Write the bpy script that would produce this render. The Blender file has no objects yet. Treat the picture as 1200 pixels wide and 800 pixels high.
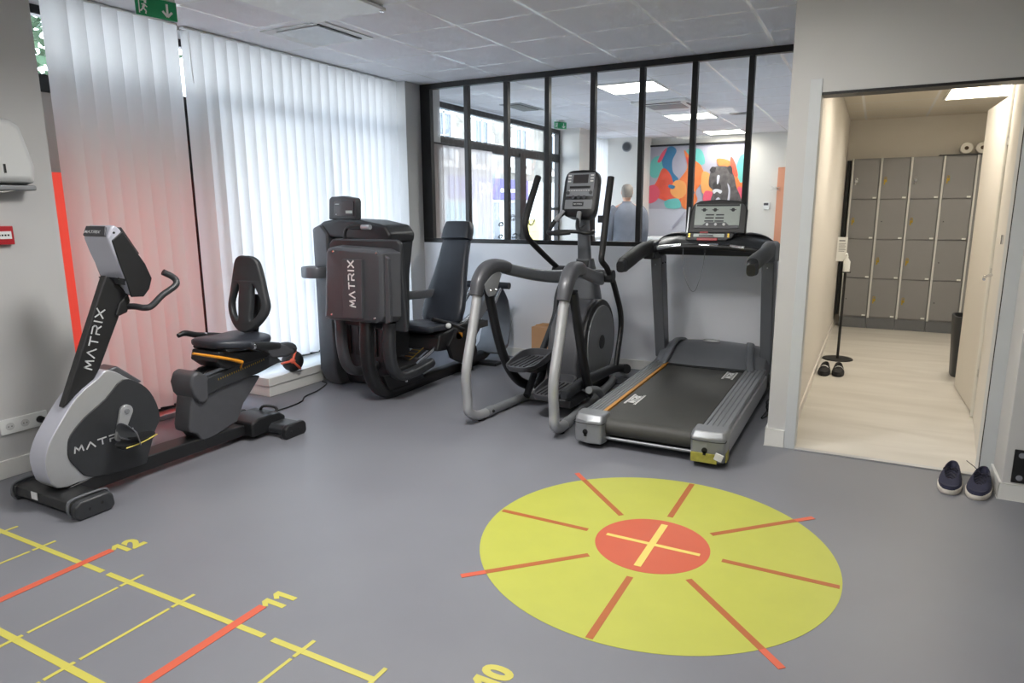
# A fitness studio: recumbent bike, leg press, elliptical and treadmill on a grey vinyl floor.
# Metres; the camera stands over the origin, +Y runs along the window wall, +X to the door side.
import bpy, bmesh, math, random
from mathutils import Vector, Matrix, Euler
random.seed(7)
SC = bpy.context.scene
COL = SC.collection
PI = math.pi

# ------------------------------------------------------------------ materials
def lin(c):
    return tuple(((v / 255) / 12.92 if v / 255 <= .04045 else ((v / 255 + .055) / 1.055) ** 2.4) for v in c)
def mat(name, rgb, rough=.5, metal=0.0, spec=.5, emit=None, noise=0, nscale=20, bump=0, bscale=200, coat=0, sheen=0):
    m = bpy.data.materials.new(name); m.use_nodes = True
    nt = m.node_tree; b = nt.nodes['Principled BSDF']
    c = lin(rgb)
    b.inputs['Base Color'].default_value = (*c, 1)
    b.inputs['Roughness'].default_value = rough
    b.inputs['Metallic'].default_value = metal
    b.inputs['Specular IOR Level'].default_value = spec
    if coat: b.inputs['Coat Weight'].default_value = coat
    if sheen: b.inputs['Sheen Weight'].default_value = sheen
    if emit:
        b.inputs['Emission Color'].default_value = (*lin(emit[0]), 1); b.inputs['Emission Strength'].default_value = emit[1]
    tc = nt.nodes.new('ShaderNodeTexCoord')
    if noise:
        n = nt.nodes.new('ShaderNodeTexNoise'); n.inputs['Scale'].default_value = nscale; n.inputs['Detail'].default_value = 6
        nt.links.new(tc.outputs['Object'], n.inputs['Vector'])
        r = nt.nodes.new('ShaderNodeMapRange'); r.inputs['From Min'].default_value = .3; r.inputs['From Max'].default_value = .7
        r.inputs['To Min'].default_value = 1 - noise; r.inputs['To Max'].default_value = 1 + noise
        nt.links.new(n.outputs['Fac'], r.inputs['Value'])
        mx = nt.nodes.new('ShaderNodeMix'); mx.data_type = 'RGBA'; mx.blend_type = 'MULTIPLY'; mx.inputs['Factor'].default_value = 1
        mx.inputs['A'].default_value = (*c, 1)
        nt.links.new(r.outputs['Result'], mx.inputs['B']); nt.links.new(mx.outputs['Result'], b.inputs['Base Color'])
    if bump:
        n = nt.nodes.new('ShaderNodeTexNoise'); n.inputs['Scale'].default_value = bscale; n.inputs['Detail'].default_value = 3
        nt.links.new(tc.outputs['Object'], n.inputs['Vector'])
        bp = nt.nodes.new('ShaderNodeBump'); bp.inputs['Strength'].default_value = bump; bp.inputs['Distance'].default_value = .002
        nt.links.new(n.outputs['Fac'], bp.inputs['Height']); nt.links.new(bp.outputs['Normal'], b.inputs['Normal'])
    return m
M = {}
M['wall'] = mat('painted_wall', (194, 194, 193), .7, bump=.15, bscale=350, noise=.015, nscale=2)
M['wallb'] = mat('bright_white_wall', (226, 228, 233), .6, bump=.12, bscale=350, noise=.01, nscale=2)  # back wall colour lightened, standing in for light from the blinds
M['wallw'] = mat('white_wall', (222, 220, 214), .7, bump=.1, bscale=350)
M['beige'] = mat('beige_wall', (214, 210, 203), .6, bump=.1, bscale=300)
M['skirt'] = mat('white_skirting', (222, 222, 218), .4)
M['doorpaint'] = mat('door_frame_paint', (196, 200, 202), .45, noise=.02, nscale=8)
M['blk'] = mat('black_plastic', (26, 27, 29), .42, noise=.06, nscale=30, bump=.1, bscale=600)
M['blk2'] = mat('charcoal_plastic', (46, 48, 51), .42, noise=.05, nscale=30, bump=.15, bscale=500)
M['gry'] = mat('graphite_shroud', (78, 79, 83), .38, metal=.15, noise=.04, nscale=20)
M['gry2'] = mat('mid_grey_frame', (112, 115, 120), .38, metal=.35, noise=.03, nscale=15)
M['silver'] = mat('silver_paint', (176, 178, 180), .32, metal=.45, noise=.02, nscale=20)
M['silverd'] = mat('dull_silver_paint', (140, 143, 146), .4, metal=.4, noise=.03, nscale=20)
M['lav'] = mat('pale_silver_plastic', (186, 188, 200), .35, metal=.15)
M['chrome'] = mat('chrome', (215, 217, 220), .16, metal=1, noise=.03, nscale=40)
M['leather'] = mat('black_vinyl_upholstery', (46, 50, 58), .38, noise=.06, nscale=14, bump=.25, bscale=420)
M['rubber'] = mat('black_rubber', (28, 28, 29), .62, bump=.3, bscale=300, noise=.05, nscale=30)
M['screen'] = mat('dark_screen', (62, 60, 62), .25, coat=.3)
M['lcd'] = mat('pale_display', (176, 186, 180), .3, noise=.03, nscale=40)
M['white'] = mat('white_plastic', (232, 234, 232), .35)
M['offw'] = mat('ivory_plastic', (205, 207, 206), .4)
M['txt'] = mat('white_lettering', (238, 238, 236), .4)
M['txtg'] = mat('silver_lettering', (196, 198, 200), .35)
M['orange'] = mat('amber_plastic', (214, 142, 40), .35)
M['ochre'] = mat('amber_strip', (190, 132, 52), .45, noise=.1, nscale=12)
M['brass'] = mat('brass', (190, 160, 70), .3, metal=.8)
M['red'] = mat('red_plastic', (176, 36, 44), .35)
M['redc'] = mat('coral_print', (232, 104, 76), .5)
M['blkfr'] = mat('black_steel_frame', (20, 21, 22), .4)
M['cable'] = mat('black_cable', (18, 18, 19), .5)
M['lock'] = mat('locker_grey', (134, 134, 136), .42, noise=.02, nscale=6)
M['alu'] = mat('aluminium', (190, 192, 194), .35, metal=.7)
M['green'] = mat('exit_green', (20, 148, 92), .4)
M['tape'] = mat('old_yellow_tape', (150, 145, 60), .6, noise=.25, nscale=25)
M['clear'] = mat('clear_tape', (206, 206, 200), .3)
M['card'] = mat('brown_cardboard', (196, 152, 112), .8, noise=.05, nscale=9)
M['stripe'] = mat('pale_yellow_line', (206, 188, 96), .5)
M['skin'] = mat('skin', (206, 160, 136), .5)
M['jacket'] = mat('grey_jacket_cloth', (112, 116, 126), .85, noise=.08, nscale=10, bump=.4, bscale=150)
M['trouser'] = mat('dark_trousers', (48, 50, 58), .85, bump=.3, bscale=200)
M['hair'] = mat('grey_hair', (128, 120, 112), .75, bump=.6, bscale=180, noise=.15, nscale=60)
M['shoeblk'] = mat('black_shoe_cloth', (24, 24, 26), .75, bump=.4, bscale=300)
M['navy'] = mat('navy_suede', (38, 40, 62), .85, noise=.12, nscale=30, bump=.5, bscale=300)
M['lace'] = mat('dark_laces', (30, 30, 44), .8)
M['sole'] = mat('worn_white_sole', (208, 202, 192), .6, noise=.1, nscale=40)
M['paper'] = mat('tissue_paper', (236, 234, 228), .9, bump=.3, bscale=120)
M['cardcore'] = mat('cardboard_tube', (80, 66, 54), .9)
M['peach'] = mat('peach_paint', (226, 160, 128), .6)
M['peel'] = mat('label_paper', (225, 225, 225), .6)

def glass_mat(name, tint=(1, 1, 1), refl=.06):
    m = bpy.data.materials.new(name); m.use_nodes = True; nt = m.node_tree; nt.nodes.clear()
    o = nt.nodes.new('ShaderNodeOutputMaterial'); t = nt.nodes.new('ShaderNodeBsdfTransparent'); g = nt.nodes.new('ShaderNodeBsdfGlossy')
    t.inputs['Color'].default_value = (*tint, 1); g.inputs['Roughness'].default_value = .02
    f = nt.nodes.new('ShaderNodeFresnel'); ge = nt.nodes.new('ShaderNodeNewGeometry'); mr = nt.nodes.new('ShaderNodeMapRange')
    mr.inputs['To Min'].default_value = 1.28; mr.inputs['To Max'].default_value = 1 / 1.28      # same index on both faces of the pane
    nt.links.new(ge.outputs['Backfacing'], mr.inputs['Value']); nt.links.new(mr.outputs['Result'], f.inputs['IOR'])
    mx = nt.nodes.new('ShaderNodeMixShader')
    nt.links.new(f.outputs[0], mx.inputs[0]); nt.links.new(t.outputs[0], mx.inputs[1]); nt.links.new(g.outputs[0], mx.inputs[2])
    nt.links.new(mx.outputs[0], o.inputs[0]); return m
M['glass'] = glass_mat('clear_glass', (.97, .98, .97))
def sheer_mat(name, rgb, trans, thru=0.0):
    m = bpy.data.materials.new(name); m.use_nodes = True; nt = m.node_tree; nt.nodes.clear()
    o = nt.nodes.new('ShaderNodeOutputMaterial'); d = nt.nodes.new('ShaderNodeBsdfDiffuse'); t = nt.nodes.new('ShaderNodeBsdfTranslucent')
    d.inputs['Color'].default_value = (*lin(rgb), 1); t.inputs['Color'].default_value = (*lin(rgb), 1)
    # a faint cloth weave
    tc = nt.nodes.new('ShaderNodeTexCoord'); n = nt.nodes.new('ShaderNodeTexNoise'); n.inputs['Scale'].default_value = 400
    nt.links.new(tc.outputs['Object'], n.inputs['Vector']); bp = nt.nodes.new('ShaderNodeBump'); bp.inputs['Strength'].default_value = .1
    nt.links.new(n.outputs['Fac'], bp.inputs['Height']); nt.links.new(bp.outputs['Normal'], d.inputs['Normal'])
    mx = nt.nodes.new('ShaderNodeMixShader'); mx.inputs[0].default_value = trans
    nt.links.new(d.outputs[0], mx.inputs[1]); nt.links.new(t.outputs[0], mx.inputs[2])
    last = mx
    if thru:
        tr = nt.nodes.new('ShaderNodeBsdfTransparent'); tr.inputs['Color'].default_value = (*lin(rgb), 1)
        m2 = nt.nodes.new('ShaderNodeMixShader'); m2.inputs[0].default_value = thru
        nt.links.new(mx.outputs[0], m2.inputs[1]); nt.links.new(tr.outputs[0], m2.inputs[2]); last = m2
    nt.links.new(last.outputs[0], o.inputs[0]); return m
M['blind'] = sheer_mat('translucent_blind_fabric', (232, 232, 232), .5)
M['redfilm'] = sheer_mat('red_window_film', (238, 134, 118), .40, .10)
M['greyfilm'] = sheer_mat('grey_window_film', (196, 192, 186), .12, .04)
M['sheer'] = sheer_mat('sheer_white_curtain', (214, 206, 204), .5, .3)

def floor_mat():
    m = mat('grey_vinyl_floor', (128, 130, 138), .36, spec=.4)
    nt = m.node_tree; b = nt.nodes['Principled BSDF']; tc = nt.nodes.new('ShaderNodeTexCoord')
    n = nt.nodes.new('ShaderNodeTexNoise'); n.inputs['Scale'].default_value = 900; n.inputs['Detail'].default_value = 2
    n2 = nt.nodes.new('ShaderNodeTexNoise'); n2.inputs['Scale'].default_value = 1.6; n2.inputs['Detail'].default_value = 5
    nt.links.new(tc.outputs['Object'], n.inputs['Vector']); nt.links.new(tc.outputs['Object'], n2.inputs['Vector'])
    cr = nt.nodes.new('ShaderNodeValToRGB'); c1 = lin((111, 112, 119)); c2 = lin((121, 123, 129))
    cr.color_ramp.elements[0].position = .35; cr.color_ramp.elements[0].color = (*c1, 1)
    cr.color_ramp.elements[1].position = .7; cr.color_ramp.elements[1].color = (*c2, 1)
    mx = nt.nodes.new('ShaderNodeMix'); mx.inputs['Factor'].default_value = .35
    nt.links.new(n2.outputs['Fac'], mx.inputs['A']); nt.links.new(n.outputs['Fac'], mx.inputs['B'])
    nt.links.new(mx.outputs['Result'], cr.inputs['Fac']); nt.links.new(cr.outputs['Color'], b.inputs['Base Color'])
    r = nt.nodes.new('ShaderNodeMapRange'); r.inputs['To Min'].default_value = .34; r.inputs['To Max'].default_value = .5
    nt.links.new(n2.outputs['Fac'], r.inputs['Value']); nt.links.new(r.outputs['Result'], b.inputs['Roughness'])
    bp = nt.nodes.new('ShaderNodeBump'); bp.inputs['Strength'].default_value = .12; bp.inputs['Distance'].default_value = .001
    nt.links.new(n.outputs['Fac'], bp.inputs['Height']); nt.links.new(bp.outputs['Normal'], b.inputs['Normal'])
    return m
M['floor'] = floor_mat()
def tile_floor():
    m = mat('beige_tile_floor', (204, 198, 182), .4)
    nt = m.node_tree; b = nt.nodes['Principled BSDF']; tc = nt.nodes.new('ShaderNodeTexCoord')
    mp = nt.nodes.new('ShaderNodeMapping'); mp.inputs['Scale'].default_value = (.5, 2.2, 1)
    n = nt.nodes.new('ShaderNodeTexNoise'); n.inputs['Scale'].default_value = 2.2; n.inputs['Detail'].default_value = 8; n.inputs['Distortion'].default_value = .6
    nt.links.new(tc.outputs['Object'], mp.inputs['Vector']); nt.links.new(mp.outputs['Vector'], n.inputs['Vector'])
    cr = nt.nodes.new('ShaderNodeValToRGB')
    cr.color_ramp.elements[0].position = .3; cr.color_ramp.elements[0].color = (*lin((186, 182, 174)), 1)
    cr.color_ramp.elements[1].position = .72; cr.color_ramp.elements[1].color = (*lin((206, 203, 196)), 1)
    nt.links.new(n.outputs['Fac'], cr.inputs['Fac']); nt.links.new(cr.outputs['Color'], b.inputs['Base Color'])
    return m
M['tilefloor'] = tile_floor()
def ceil_mat(name, ox, oy, rgb, tw=.6, th=.6):
    m = mat(name, rgb, .85); nt = m.node_tree; b = nt.nodes['Principled BSDF']; tc = nt.nodes.new('ShaderNodeTexCoord')
    sp = nt.nodes.new('ShaderNodeSeparateXYZ'); nt.links.new(tc.outputs['Object'], sp.inputs[0])
    def edge(out, off, w):
        a = nt.nodes.new('ShaderNodeMath'); a.operation = 'ADD'; a.inputs[1].default_value = -off + 60 * w; nt.links.new(out, a.inputs[0])
        d = nt.nodes.new('ShaderNodeMath'); d.operation = 'PINGPONG'; d.inputs[1].default_value = w / 2; nt.links.new(a.outputs[0], d.inputs[0])
        c = nt.nodes.new('ShaderNodeMath'); c.operation = 'LESS_THAN'; c.inputs[1].default_value = .012; nt.links.new(d.outputs[0], c.inputs[0])
        return c.outputs[0]
    e1 = edge(sp.outputs['X'], ox, tw); e2 = edge(sp.outputs['Y'], oy, th)
    mx = nt.nodes.new('ShaderNodeMath'); mx.operation = 'MAXIMUM'; nt.links.new(e1, mx.inputs[0]); nt.links.new(e2, mx.inputs[1])
    n = nt.nodes.new('ShaderNodeTexNoise'); n.inputs['Scale'].default_value = 160; n.inputs['Detail'].default_value = 4
    nt.links.new(tc.outputs['Object'], n.inputs['Vector'])
    cr = nt.nodes.new('ShaderNodeValToRGB'); c = lin(rgb)
    cr.color_ramp.elements[0].color = (*[v * .9 for v in c], 1); cr.color_ramp.elements[1].color = (*[min(1, v * 1.06) for v in c], 1)
    nt.links.new(n.outputs['Fac'], cr.inputs['Fac'])
    m2 = nt.nodes.new('ShaderNodeMix'); m2.data_type = 'RGBA'; m2.inputs['B'].default_value = (*lin((255, 255, 255)), 1)
    nt.links.new(mx.outputs[0], m2.inputs['Factor']); nt.links.new(cr.outputs['Color'], m2.inputs['A'])
    nt.links.new(m2.outputs['Result'], b.inputs['Base Color'])
    rr = nt.nodes.new('ShaderNodeMapRange'); rr.inputs['To Min'].default_value = .85; rr.inputs['To Max'].default_value = .25
    nt.links.new(mx.outputs[0], rr.inputs['Value']); nt.links.new(rr.outputs['Result'], b.inputs['Roughness'])
    bp = nt.nodes.new('ShaderNodeBump'); bp.inputs['Strength'].default_value = .2; bp.inputs['Distance'].default_value = .002
    inv = nt.nodes.new('ShaderNodeMath'); inv.operation = 'ADD'; nt.links.new(mx.outputs[0], inv.inputs[0]); nt.links.new(n.outputs['Fac'], inv.inputs[1])
    nt.links.new(inv.outputs[0], bp.inputs['Height']); nt.links.new(bp.outputs['Normal'], b.inputs['Normal'])
    return m
M['ceil'] = ceil_mat('mineral_ceiling_tiles', -1.985, 4.10, (236, 236, 241))
M['belt'] = mat('treadmill_belt', (60, 60, 57), .6, noise=.06, nscale=9, bump=.3, bscale=400)
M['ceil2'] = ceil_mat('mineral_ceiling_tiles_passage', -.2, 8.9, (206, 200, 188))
def panel_mat(name, rgb, s):
    m = mat(name, rgb, .4, emit=(rgb, s)); return m
M['led'] = panel_mat('lit_led_diffuser', (255, 250, 240), 7)
M['ledw'] = panel_mat('lit_led_diffuser_warm', (255, 240, 214), 7)

# ------------------------------------------------------------------ mesh building
def finish(name, bm, m, parent=None, smooth=True, bevel=0, seg=2, sub=0, angle=40):
    bmesh.ops.remove_doubles(bm, verts=bm.verts, dist=1e-5)
    bmesh.ops.recalc_face_normals(bm, faces=bm.faces)
    me = bpy.data.meshes.new(name); 
    if parent is not None and '_w' in parent: bmesh.ops.translate(bm, verts=bm.verts, vec=-Vector(parent['_w']))
    bm.to_mesh(me); bm.free()
    o = bpy.data.objects.new(name, me); COL.objects.link(o)
    ms = m if isinstance(m, (list, tuple)) else [m]
    for x in ms: me.materials.append(M[x] if isinstance(x, str) else x)
    if smooth:
        me.polygons.foreach_set('use_smooth', [True] * len(me.polygons))
        if not sub: me.set_sharp_from_angle(angle=math.radians(angle))
    if bevel:
        b = o.modifiers.new('bevel', 'BEVEL'); b.width = bevel; b.segments = seg; b.limit_method = 'ANGLE'; b.angle_limit = math.radians(35)
        b.harden_normals = True
    if sub:
        s = o.modifiers.new('sub', 'SUBSURF'); s.levels = sub; s.render_levels = sub
    if parent is not None:
        o.parent = parent
        if '_w' in parent: o['_w'] = tuple(parent['_w'])
    return o
def thing(name, loc, label, cat, group=None):
    o = bpy.data.objects.new(name, None); COL.objects.link(o); o.location = loc; o['_w'] = tuple(loc)
    o.empty_display_size = .1
    o['label'] = label; o['category'] = cat
    if group: o['group'] = group
    return o
def tag(o, label, cat, group=None):
    o['label'] = label; o['category'] = cat
    if group: o['group'] = group
    return o
def struct(o):
    o['kind'] = 'structure'; return o
def lab(o, label): o['label'] = label; return o

def a_box(bm, lo, hi, mi=0, rot=None, piv=None):
    vs = [bm.verts.new((x, y, z)) for x in (lo[0], hi[0]) for y in (lo[1], hi[1]) for z in (lo[2], hi[2])]
    for f in ((0, 1, 3, 2), (4, 6, 7, 5), (0, 4, 5, 1), (2, 3, 7, 6), (0, 2, 6, 4), (1, 5, 7, 3)):
        bm.faces.new([vs[i] for i in f]).material_index = mi
    if rot is not None:
        p = Vector(piv) if piv is not None else (Vector(lo) + Vector(hi)) / 2
        for v in vs: v.co = rot @ (v.co - p) + p
    return vs
def a_prism(bm, pts, axis, a, b, mi=0):
    def P(p, t): return (t, p[0], p[1]) if axis == 'x' else (p[0], t, p[1]) if axis == 'y' else (p[0], p[1], t)
    A = [bm.verts.new(P(p, a)) for p in pts]; B_ = [bm.verts.new(P(p, b)) for p in pts]
    n = len(pts)
    bm.faces.new(A).material_index = mi; bm.faces.new(B_[::-1]).material_index = mi
    for i in range(n): bm.faces.new((A[i], B_[i], B_[(i + 1) % n], A[(i + 1) % n])).material_index = mi
    return A + B_
def spline(pts, k=8, closed=False):
    P = [Vector(p) for p in pts]; n = len(P)
    if n < 3 or k <= 1: return P
    out = []
    rng = range(n) if closed else range(n - 1)
    for i in rng:
        p1, p2 = P[i], P[(i + 1) % n]
        p0 = P[(i - 1) % n] if closed or i > 0 else p1 - (p2 - p1)
        p3 = P[(i + 2) % n] if closed or i + 2 < n else p2 + (p2 - p1)
        for j in range(k):
            t = j / k
            out.append(.5 * ((2 * p1) + (p2 - p0) * t + (2 * p0 - 5 * p1 + 4 * p2 - p3) * t * t + (3 * p1 - p0 - 3 * p2 + p3) * t ** 3))
    if not closed: out.append(P[-1])
    return out
def spl2(pts, k=6):
    return [(p[0], p[1]) for p in spline([(a, b, 0) for a, b in pts], k, True)]
def section(w, h, n=16, e=2.0):
    o = []
    for i in range(n):
        t = 2 * PI * i / n; c, s = math.cos(t), math.sin(t)
        o.append((w * math.copysign(abs(c) ** (2 / e), c), h * math.copysign(abs(s) ** (2 / e), s)))
    return o
def a_tube(bm, pts, r, mi=0, k=8, n=14, up=(0, 0, 1), e=2.0, closed=False, cap=True):
    """r: radius, (w,h) half sizes, or one of these per control point. w runs sideways, h along 'up'."""
    P = spline(pts, k, closed); N = len(P)
    per = isinstance(r, list)
    def rad(i):
        if not per: return r
        t = i / max(1, N - 1) * (len(r) - 1); a = int(min(t, len(r) - 2)); f = t - a
        x, y = r[a], r[a + 1]
        if isinstance(x, tuple): return (x[0] * (1 - f) + y[0] * f, x[1] * (1 - f) + y[1] * f)
        return x * (1 - f) + y * f
    rings = []; prev = None
    for i in range(N):
        if closed: d = P[(i + 1) % N] - P[i - 1]
        else: d = P[min(i + 1, N - 1)] - P[max(i - 1, 0)]
        d.normalize()
        if prev is None:
            s = d.cross(Vector(up))
            if s.length < 1e-3: s = d.cross(Vector((1, 0, 0)))
            s.normalize()
        else:
            s = prev - d * prev.dot(d); s.normalize()
        prev = s; u = s.cross(d).normalized()
        q = rad(i); w, h = q if isinstance(q, tuple) else (q, q)
        rings.append([bm.verts.new(P[i] + s * a + u * b) for a, b in section(w, h, n, e)])
    M_ = N if closed else N - 1
    for i in range(M_):
        A, B_ = rings[i], rings[(i + 1) % N]
        for j in range(n): bm.faces.new((A[j], A[(j + 1) % n], B_[(j + 1) % n], B_[j])).material_index = mi
    if cap and not closed:
        bm.faces.new(rings[0][::-1]).material_index = mi; bm.faces.new(rings[-1]).material_index = mi
def a_cyl(bm, p0, p1, r, r2=None, n=24, mi=0):
    p0, p1 = Vector(p0), Vector(p1)
    a_tube(bm, [p0, p1], [r, r if r2 is None else r2], mi, 1, n)
def a_sph(bm, c, r, n=16, mi=0):
    rr = r if isinstance(r, tuple) else (r, r, r)
    res = bmesh.ops.create_uvsphere(bm, u_segments=n, v_segments=max(8, n // 2), radius=1)
    for v in res['verts']: v.co = Vector((v.co.x * rr[0], v.co.y * rr[1], v.co.z * rr[2])) + Vector(c)
    if mi:
        fs = {f for v in res['verts'] for f in v.link_faces}
        for f in fs: f.material_index = mi
def a_loft(bm, loops, mi=0, cap=True):
    R = [[bm.verts.new(p) for p in L] for L in loops]; n = len(R[0])
    for A, B_ in zip(R, R[1:]):
        for j in range(n): bm.faces.new((A[j], A[(j + 1) % n], B_[(j + 1) % n], B_[j])).material_index = mi
    if cap: bm.faces.new(R[0][::-1]).material_index = mi; bm.faces.new(R[-1]).material_index = mi
def rloop(c, w, h, n=20, e=4, axis='z'):
    """superellipse loop about c: in XY (axis z), YZ (axis x) or XZ (axis y)"""
    o = []
    for a, b in section(w, h, n, e):
        o.append((c[0] + a, c[1] + b, c[2]) if axis == 'z' else (c[0], c[1] + a, c[2] + b) if axis == 'x' else (c[0] + a, c[1], c[2] + b))
    return o

def Box(name, lo, hi, m, parent=None, bevel=0, seg=2, rot=None, piv=None):
    bm = bmesh.new(); a_box(bm, lo, hi, 0, rot, piv); return finish(name, bm, m, parent, bevel=bevel, seg=seg, smooth=bool(bevel))
def Prism(name, pts, axis, a, b, m, parent=None, bevel=0, seg=3, sm=0, front=None):
    bm = bmesh.new(); a_prism(bm, spl2(pts, sm) if sm else pts, axis, a, b)
    if front is not None:      # faces that look towards -Y and a little up take the second material
        bmesh.ops.recalc_face_normals(bm, faces=bm.faces); bm.normal_update()
        for f in bm.faces:
            if f.normal.y < front and f.normal.z > -.5: f.material_index = 1
    return finish(name, bm, m, parent, bevel=bevel, seg=seg)
def Tube(name, pts, r, m, parent=None, **kw):
    bm = bmesh.new(); a_tube(bm, pts, r, **kw); return finish(name, bm, m, parent)
def Cyl(name, p0, p1, r, m, parent=None, r2=None, bevel=0, n=28):
    bm = bmesh.new(); a_cyl(bm, p0, p1, r, r2, n); return finish(name, bm, m, parent, bevel=bevel)

def shape2d(loops, depth, bevel=0.0, res=3):
    """flat shape with holes -> bmesh in local XY, thickness depth about z=0"""
    cu = bpy.data.curves.new('tmp', 'CURVE'); cu.dimensions = '2D'; cu.fill_mode = 'BOTH'
    cu.extrude = max(depth / 2 - bevel, 1e-4); cu.bevel_depth = bevel; cu.bevel_resolution = res; cu.offset = -bevel
    for L in loops:
        s = cu.splines.new('POLY'); s.points.add(len(L) - 1); s.use_cyclic_u = True
        for p, q in zip(s.points, L): p.co = (q[0], q[1], 0, 1)
    return curve_bm(cu)
def curve_bm(cu):
    o = bpy.data.objects.new('tmp', cu); COL.objects.link(o)
    dg = bpy.context.evaluated_depsgraph_get(); dg.update()
    me = bpy.data.meshes.new_from_object(o.evaluated_get(dg))
    bm = bmesh.new(); bm.from_mesh(me)
    bpy.data.objects.remove(o); bpy.data.meshes.remove(me); bpy.data.curves.remove(cu)
    return bm
def text_bm(s, size, depth=.001, bold=0, align='LEFT', spacing=1.0, sx=1.0):
    cu = bpy.data.curves.new('tmp', 'FONT'); cu.body = s; cu.size = size; cu.extrude = depth / 2; cu.offset = bold
    cu.align_x = align; cu.space_character = spacing; cu.resolution_u = 4
    bm = curve_bm(cu)
    if sx != 1: bmesh.ops.scale(bm, vec=(sx, 1, 1), verts=bm.verts)
    return bm
def frame(o, x, y):
    """matrix with origin o, x and y directions"""
    x = Vector(x).normalized(); z = x.cross(Vector(y)).normalized(); y = z.cross(x)
    m = Matrix((x, y, z)).transposed().to_4x4(); m.translation = Vector(o); return m
GLY = {'M': [[(0, 0), (.14, 1), (.5, .25), (.86, 1), (1, 0)]], 'A': [[(0, 0), (.5, 1), (1, 0)]], 'T': [[(0, 1), (1, 1)], [(.5, 1), (.5, 0)]],
       'R': [[(.05, 0), (.05, .45), (.75, .45), (.95, .62), (.95, .82), (.75, 1), (.0, 1)], [(.55, .45), (1, 0)]], 'I': [[(.5, 0), (.5, 1)]],
       'X': [[(0, 0), (1, 1)], [(0, 1), (1, 0)]], 'P': [[(0, 0), (0, 1), (.9, 1), (.9, .5), (0, .5)]], 'O': [[(0, 0), (0, 1), (1, 1), (1, 0), (0, 0)]]}
def a_word(bm, word, mtx, h, w, gap, t, d=.0015):
    """stroked capitals; mtx maps the lettering plane into the scene"""
    x = 0
    for ch in word:
        ww = w * (.25 if ch == 'I' else 1.0)
        for st in GLY[ch]:
            for p, q in zip(st, st[1:]):
                a = Vector((x + p[0] * ww, p[1] * h, 0)); b = Vector((x + q[0] * ww, q[1] * h, 0))
                dr = (b - a).normalized(); nn = Vector((-dr.y, dr.x, 0)) * t / 2; a2 = a - dr * t * .3; b2 = b + dr * t * .3
                vs = [bm.verts.new(mtx @ (v + Vector((0, 0, z)))) for z in (0, d) for v in (a2 - nn, b2 - nn, b2 + nn, a2 + nn)]
                for f in ((0, 1, 2, 3), (4, 5, 6, 7), (0, 1, 5, 4), (1, 2, 6, 5), (2, 3, 7, 6), (3, 0, 4, 7)): bm.faces.new([vs[i] for i in f])
        x += ww + gap
def Word(name, word, mtx, h, w, gap, t, m, parent):
    bm = bmesh.new()
    L = [word]
    x = 0
    # build letter by letter so overlapping strokes keep clean normals
    a_word(bm, word, mtx, h, w, gap, t); bmesh.ops.recalc_face_normals(bm, faces=bm.faces)
    return finish(name, bm, m, parent, smooth=False)
def flatshape(name, loops, z, th, m, parent=None, mtx=None):
    bm = shape2d(loops, th); bmesh.ops.transform(bm, matrix=mtx if mtx is not None else Matrix.Translation((0, 0, z)), verts=bm.verts)
    return finish(name, bm, m, parent, smooth=False)
def screws(name, pts, d, r, m, parent, l=.006):
    for p in pts:
        p = Vector(p); dd = Vector(d).normalized()
        Cyl(name, p, p + dd * l, r, m, parent, r2=r * .7, n=14)
exec_parts = []
SKY, SUN, OFFICE, CHANGE, STUDIO_FILL, EXPO = 7.0, 1.0, 19, 9, (42, 5, 20, 11, 4), 0.45

# ------------------------------------------------------------------ the room
CZ = 2.625
XL, YB = -4.08, 5.77
struct(Box('floor', (-4.55, -3.2, -.1), (1.6, 12.1, 0), 'floor'))
struct(Box('floor_changing_room', (-.36, 4.222, 0.0), (1.5, 9.16, .004), 'tilefloor'))
struct(Box('trim_1', (-.325, 4.185, 0), (.62, 4.222, .009), 'alu', bevel=.002))
struct(Box('ceiling', (-4.6, -3.2, CZ), (1.6, 12.2, CZ + .1), 'ceil'))
struct(Box('ceiling_changing_room', (-.36, 4.35, 2.41), (1.5, 9.2, 2.45), 'ceil2'))
struct(Box('wall_left', (-4.5, -3.2, 0), (XL, 2.225, CZ), 'wall'))
struct(Box('wall_left_far', (-4.5, 5.53, 0), (XL, 6.12, CZ), 'wall'))
struct(Box('wall_left_head', (-4.5, 2.225, 2.6), (-4.2, 5.53, CZ), 'wall'))
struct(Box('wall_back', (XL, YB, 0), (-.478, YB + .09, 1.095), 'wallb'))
struct(Box('baseboard_back', (XL, YB - .014, 0), (-.49, YB, .085), 'skirt', bevel=.003))
struct(Box('baseboard_left', (XL, -3.1, 0), (XL + .014, 2.225, .1), 'skirt', bevel=.003))
# wall with the doorway
bm = bmesh.new()
a_box(bm, (-.478, 4.2, 0), (-.375, 4.33, CZ)); a_box(bm, (-.375, 4.2, 2.035), (1.5, 4.33, CZ)); a_box(bm, (.675, 4.2, 0), (1.5, 4.33, 2.035))
a_box(bm, (-.478, 4.33, 0), (-.372, 12.1, CZ))
struct(finish('wall_right', bm, 'wall', smooth=False))
struct(Box('wall_right_pier', (.659, 3.914, 0), (1.5, 4.19, CZ), 'wall', bevel=.004))
bm = bmesh.new(); a_box(bm, (-.49, 4.188, 0), (-.379, 4.2, .11)); a_box(bm, (-.49, 4.188, 0), (-.478, 5.7, .11))
struct(finish('baseboard_right', bm, 'skirt', smooth=False, bevel=.003))
bm = bmesh.new(); a_box(bm, (.647, 3.902, 0), (1.5, 3.914, .085)); a_box(bm, (.647, 3.902, 0), (.659, 4.19, .085))
struct(finish('baseboard_pier', bm, 'skirt', smooth=False, bevel=.003))
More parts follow.
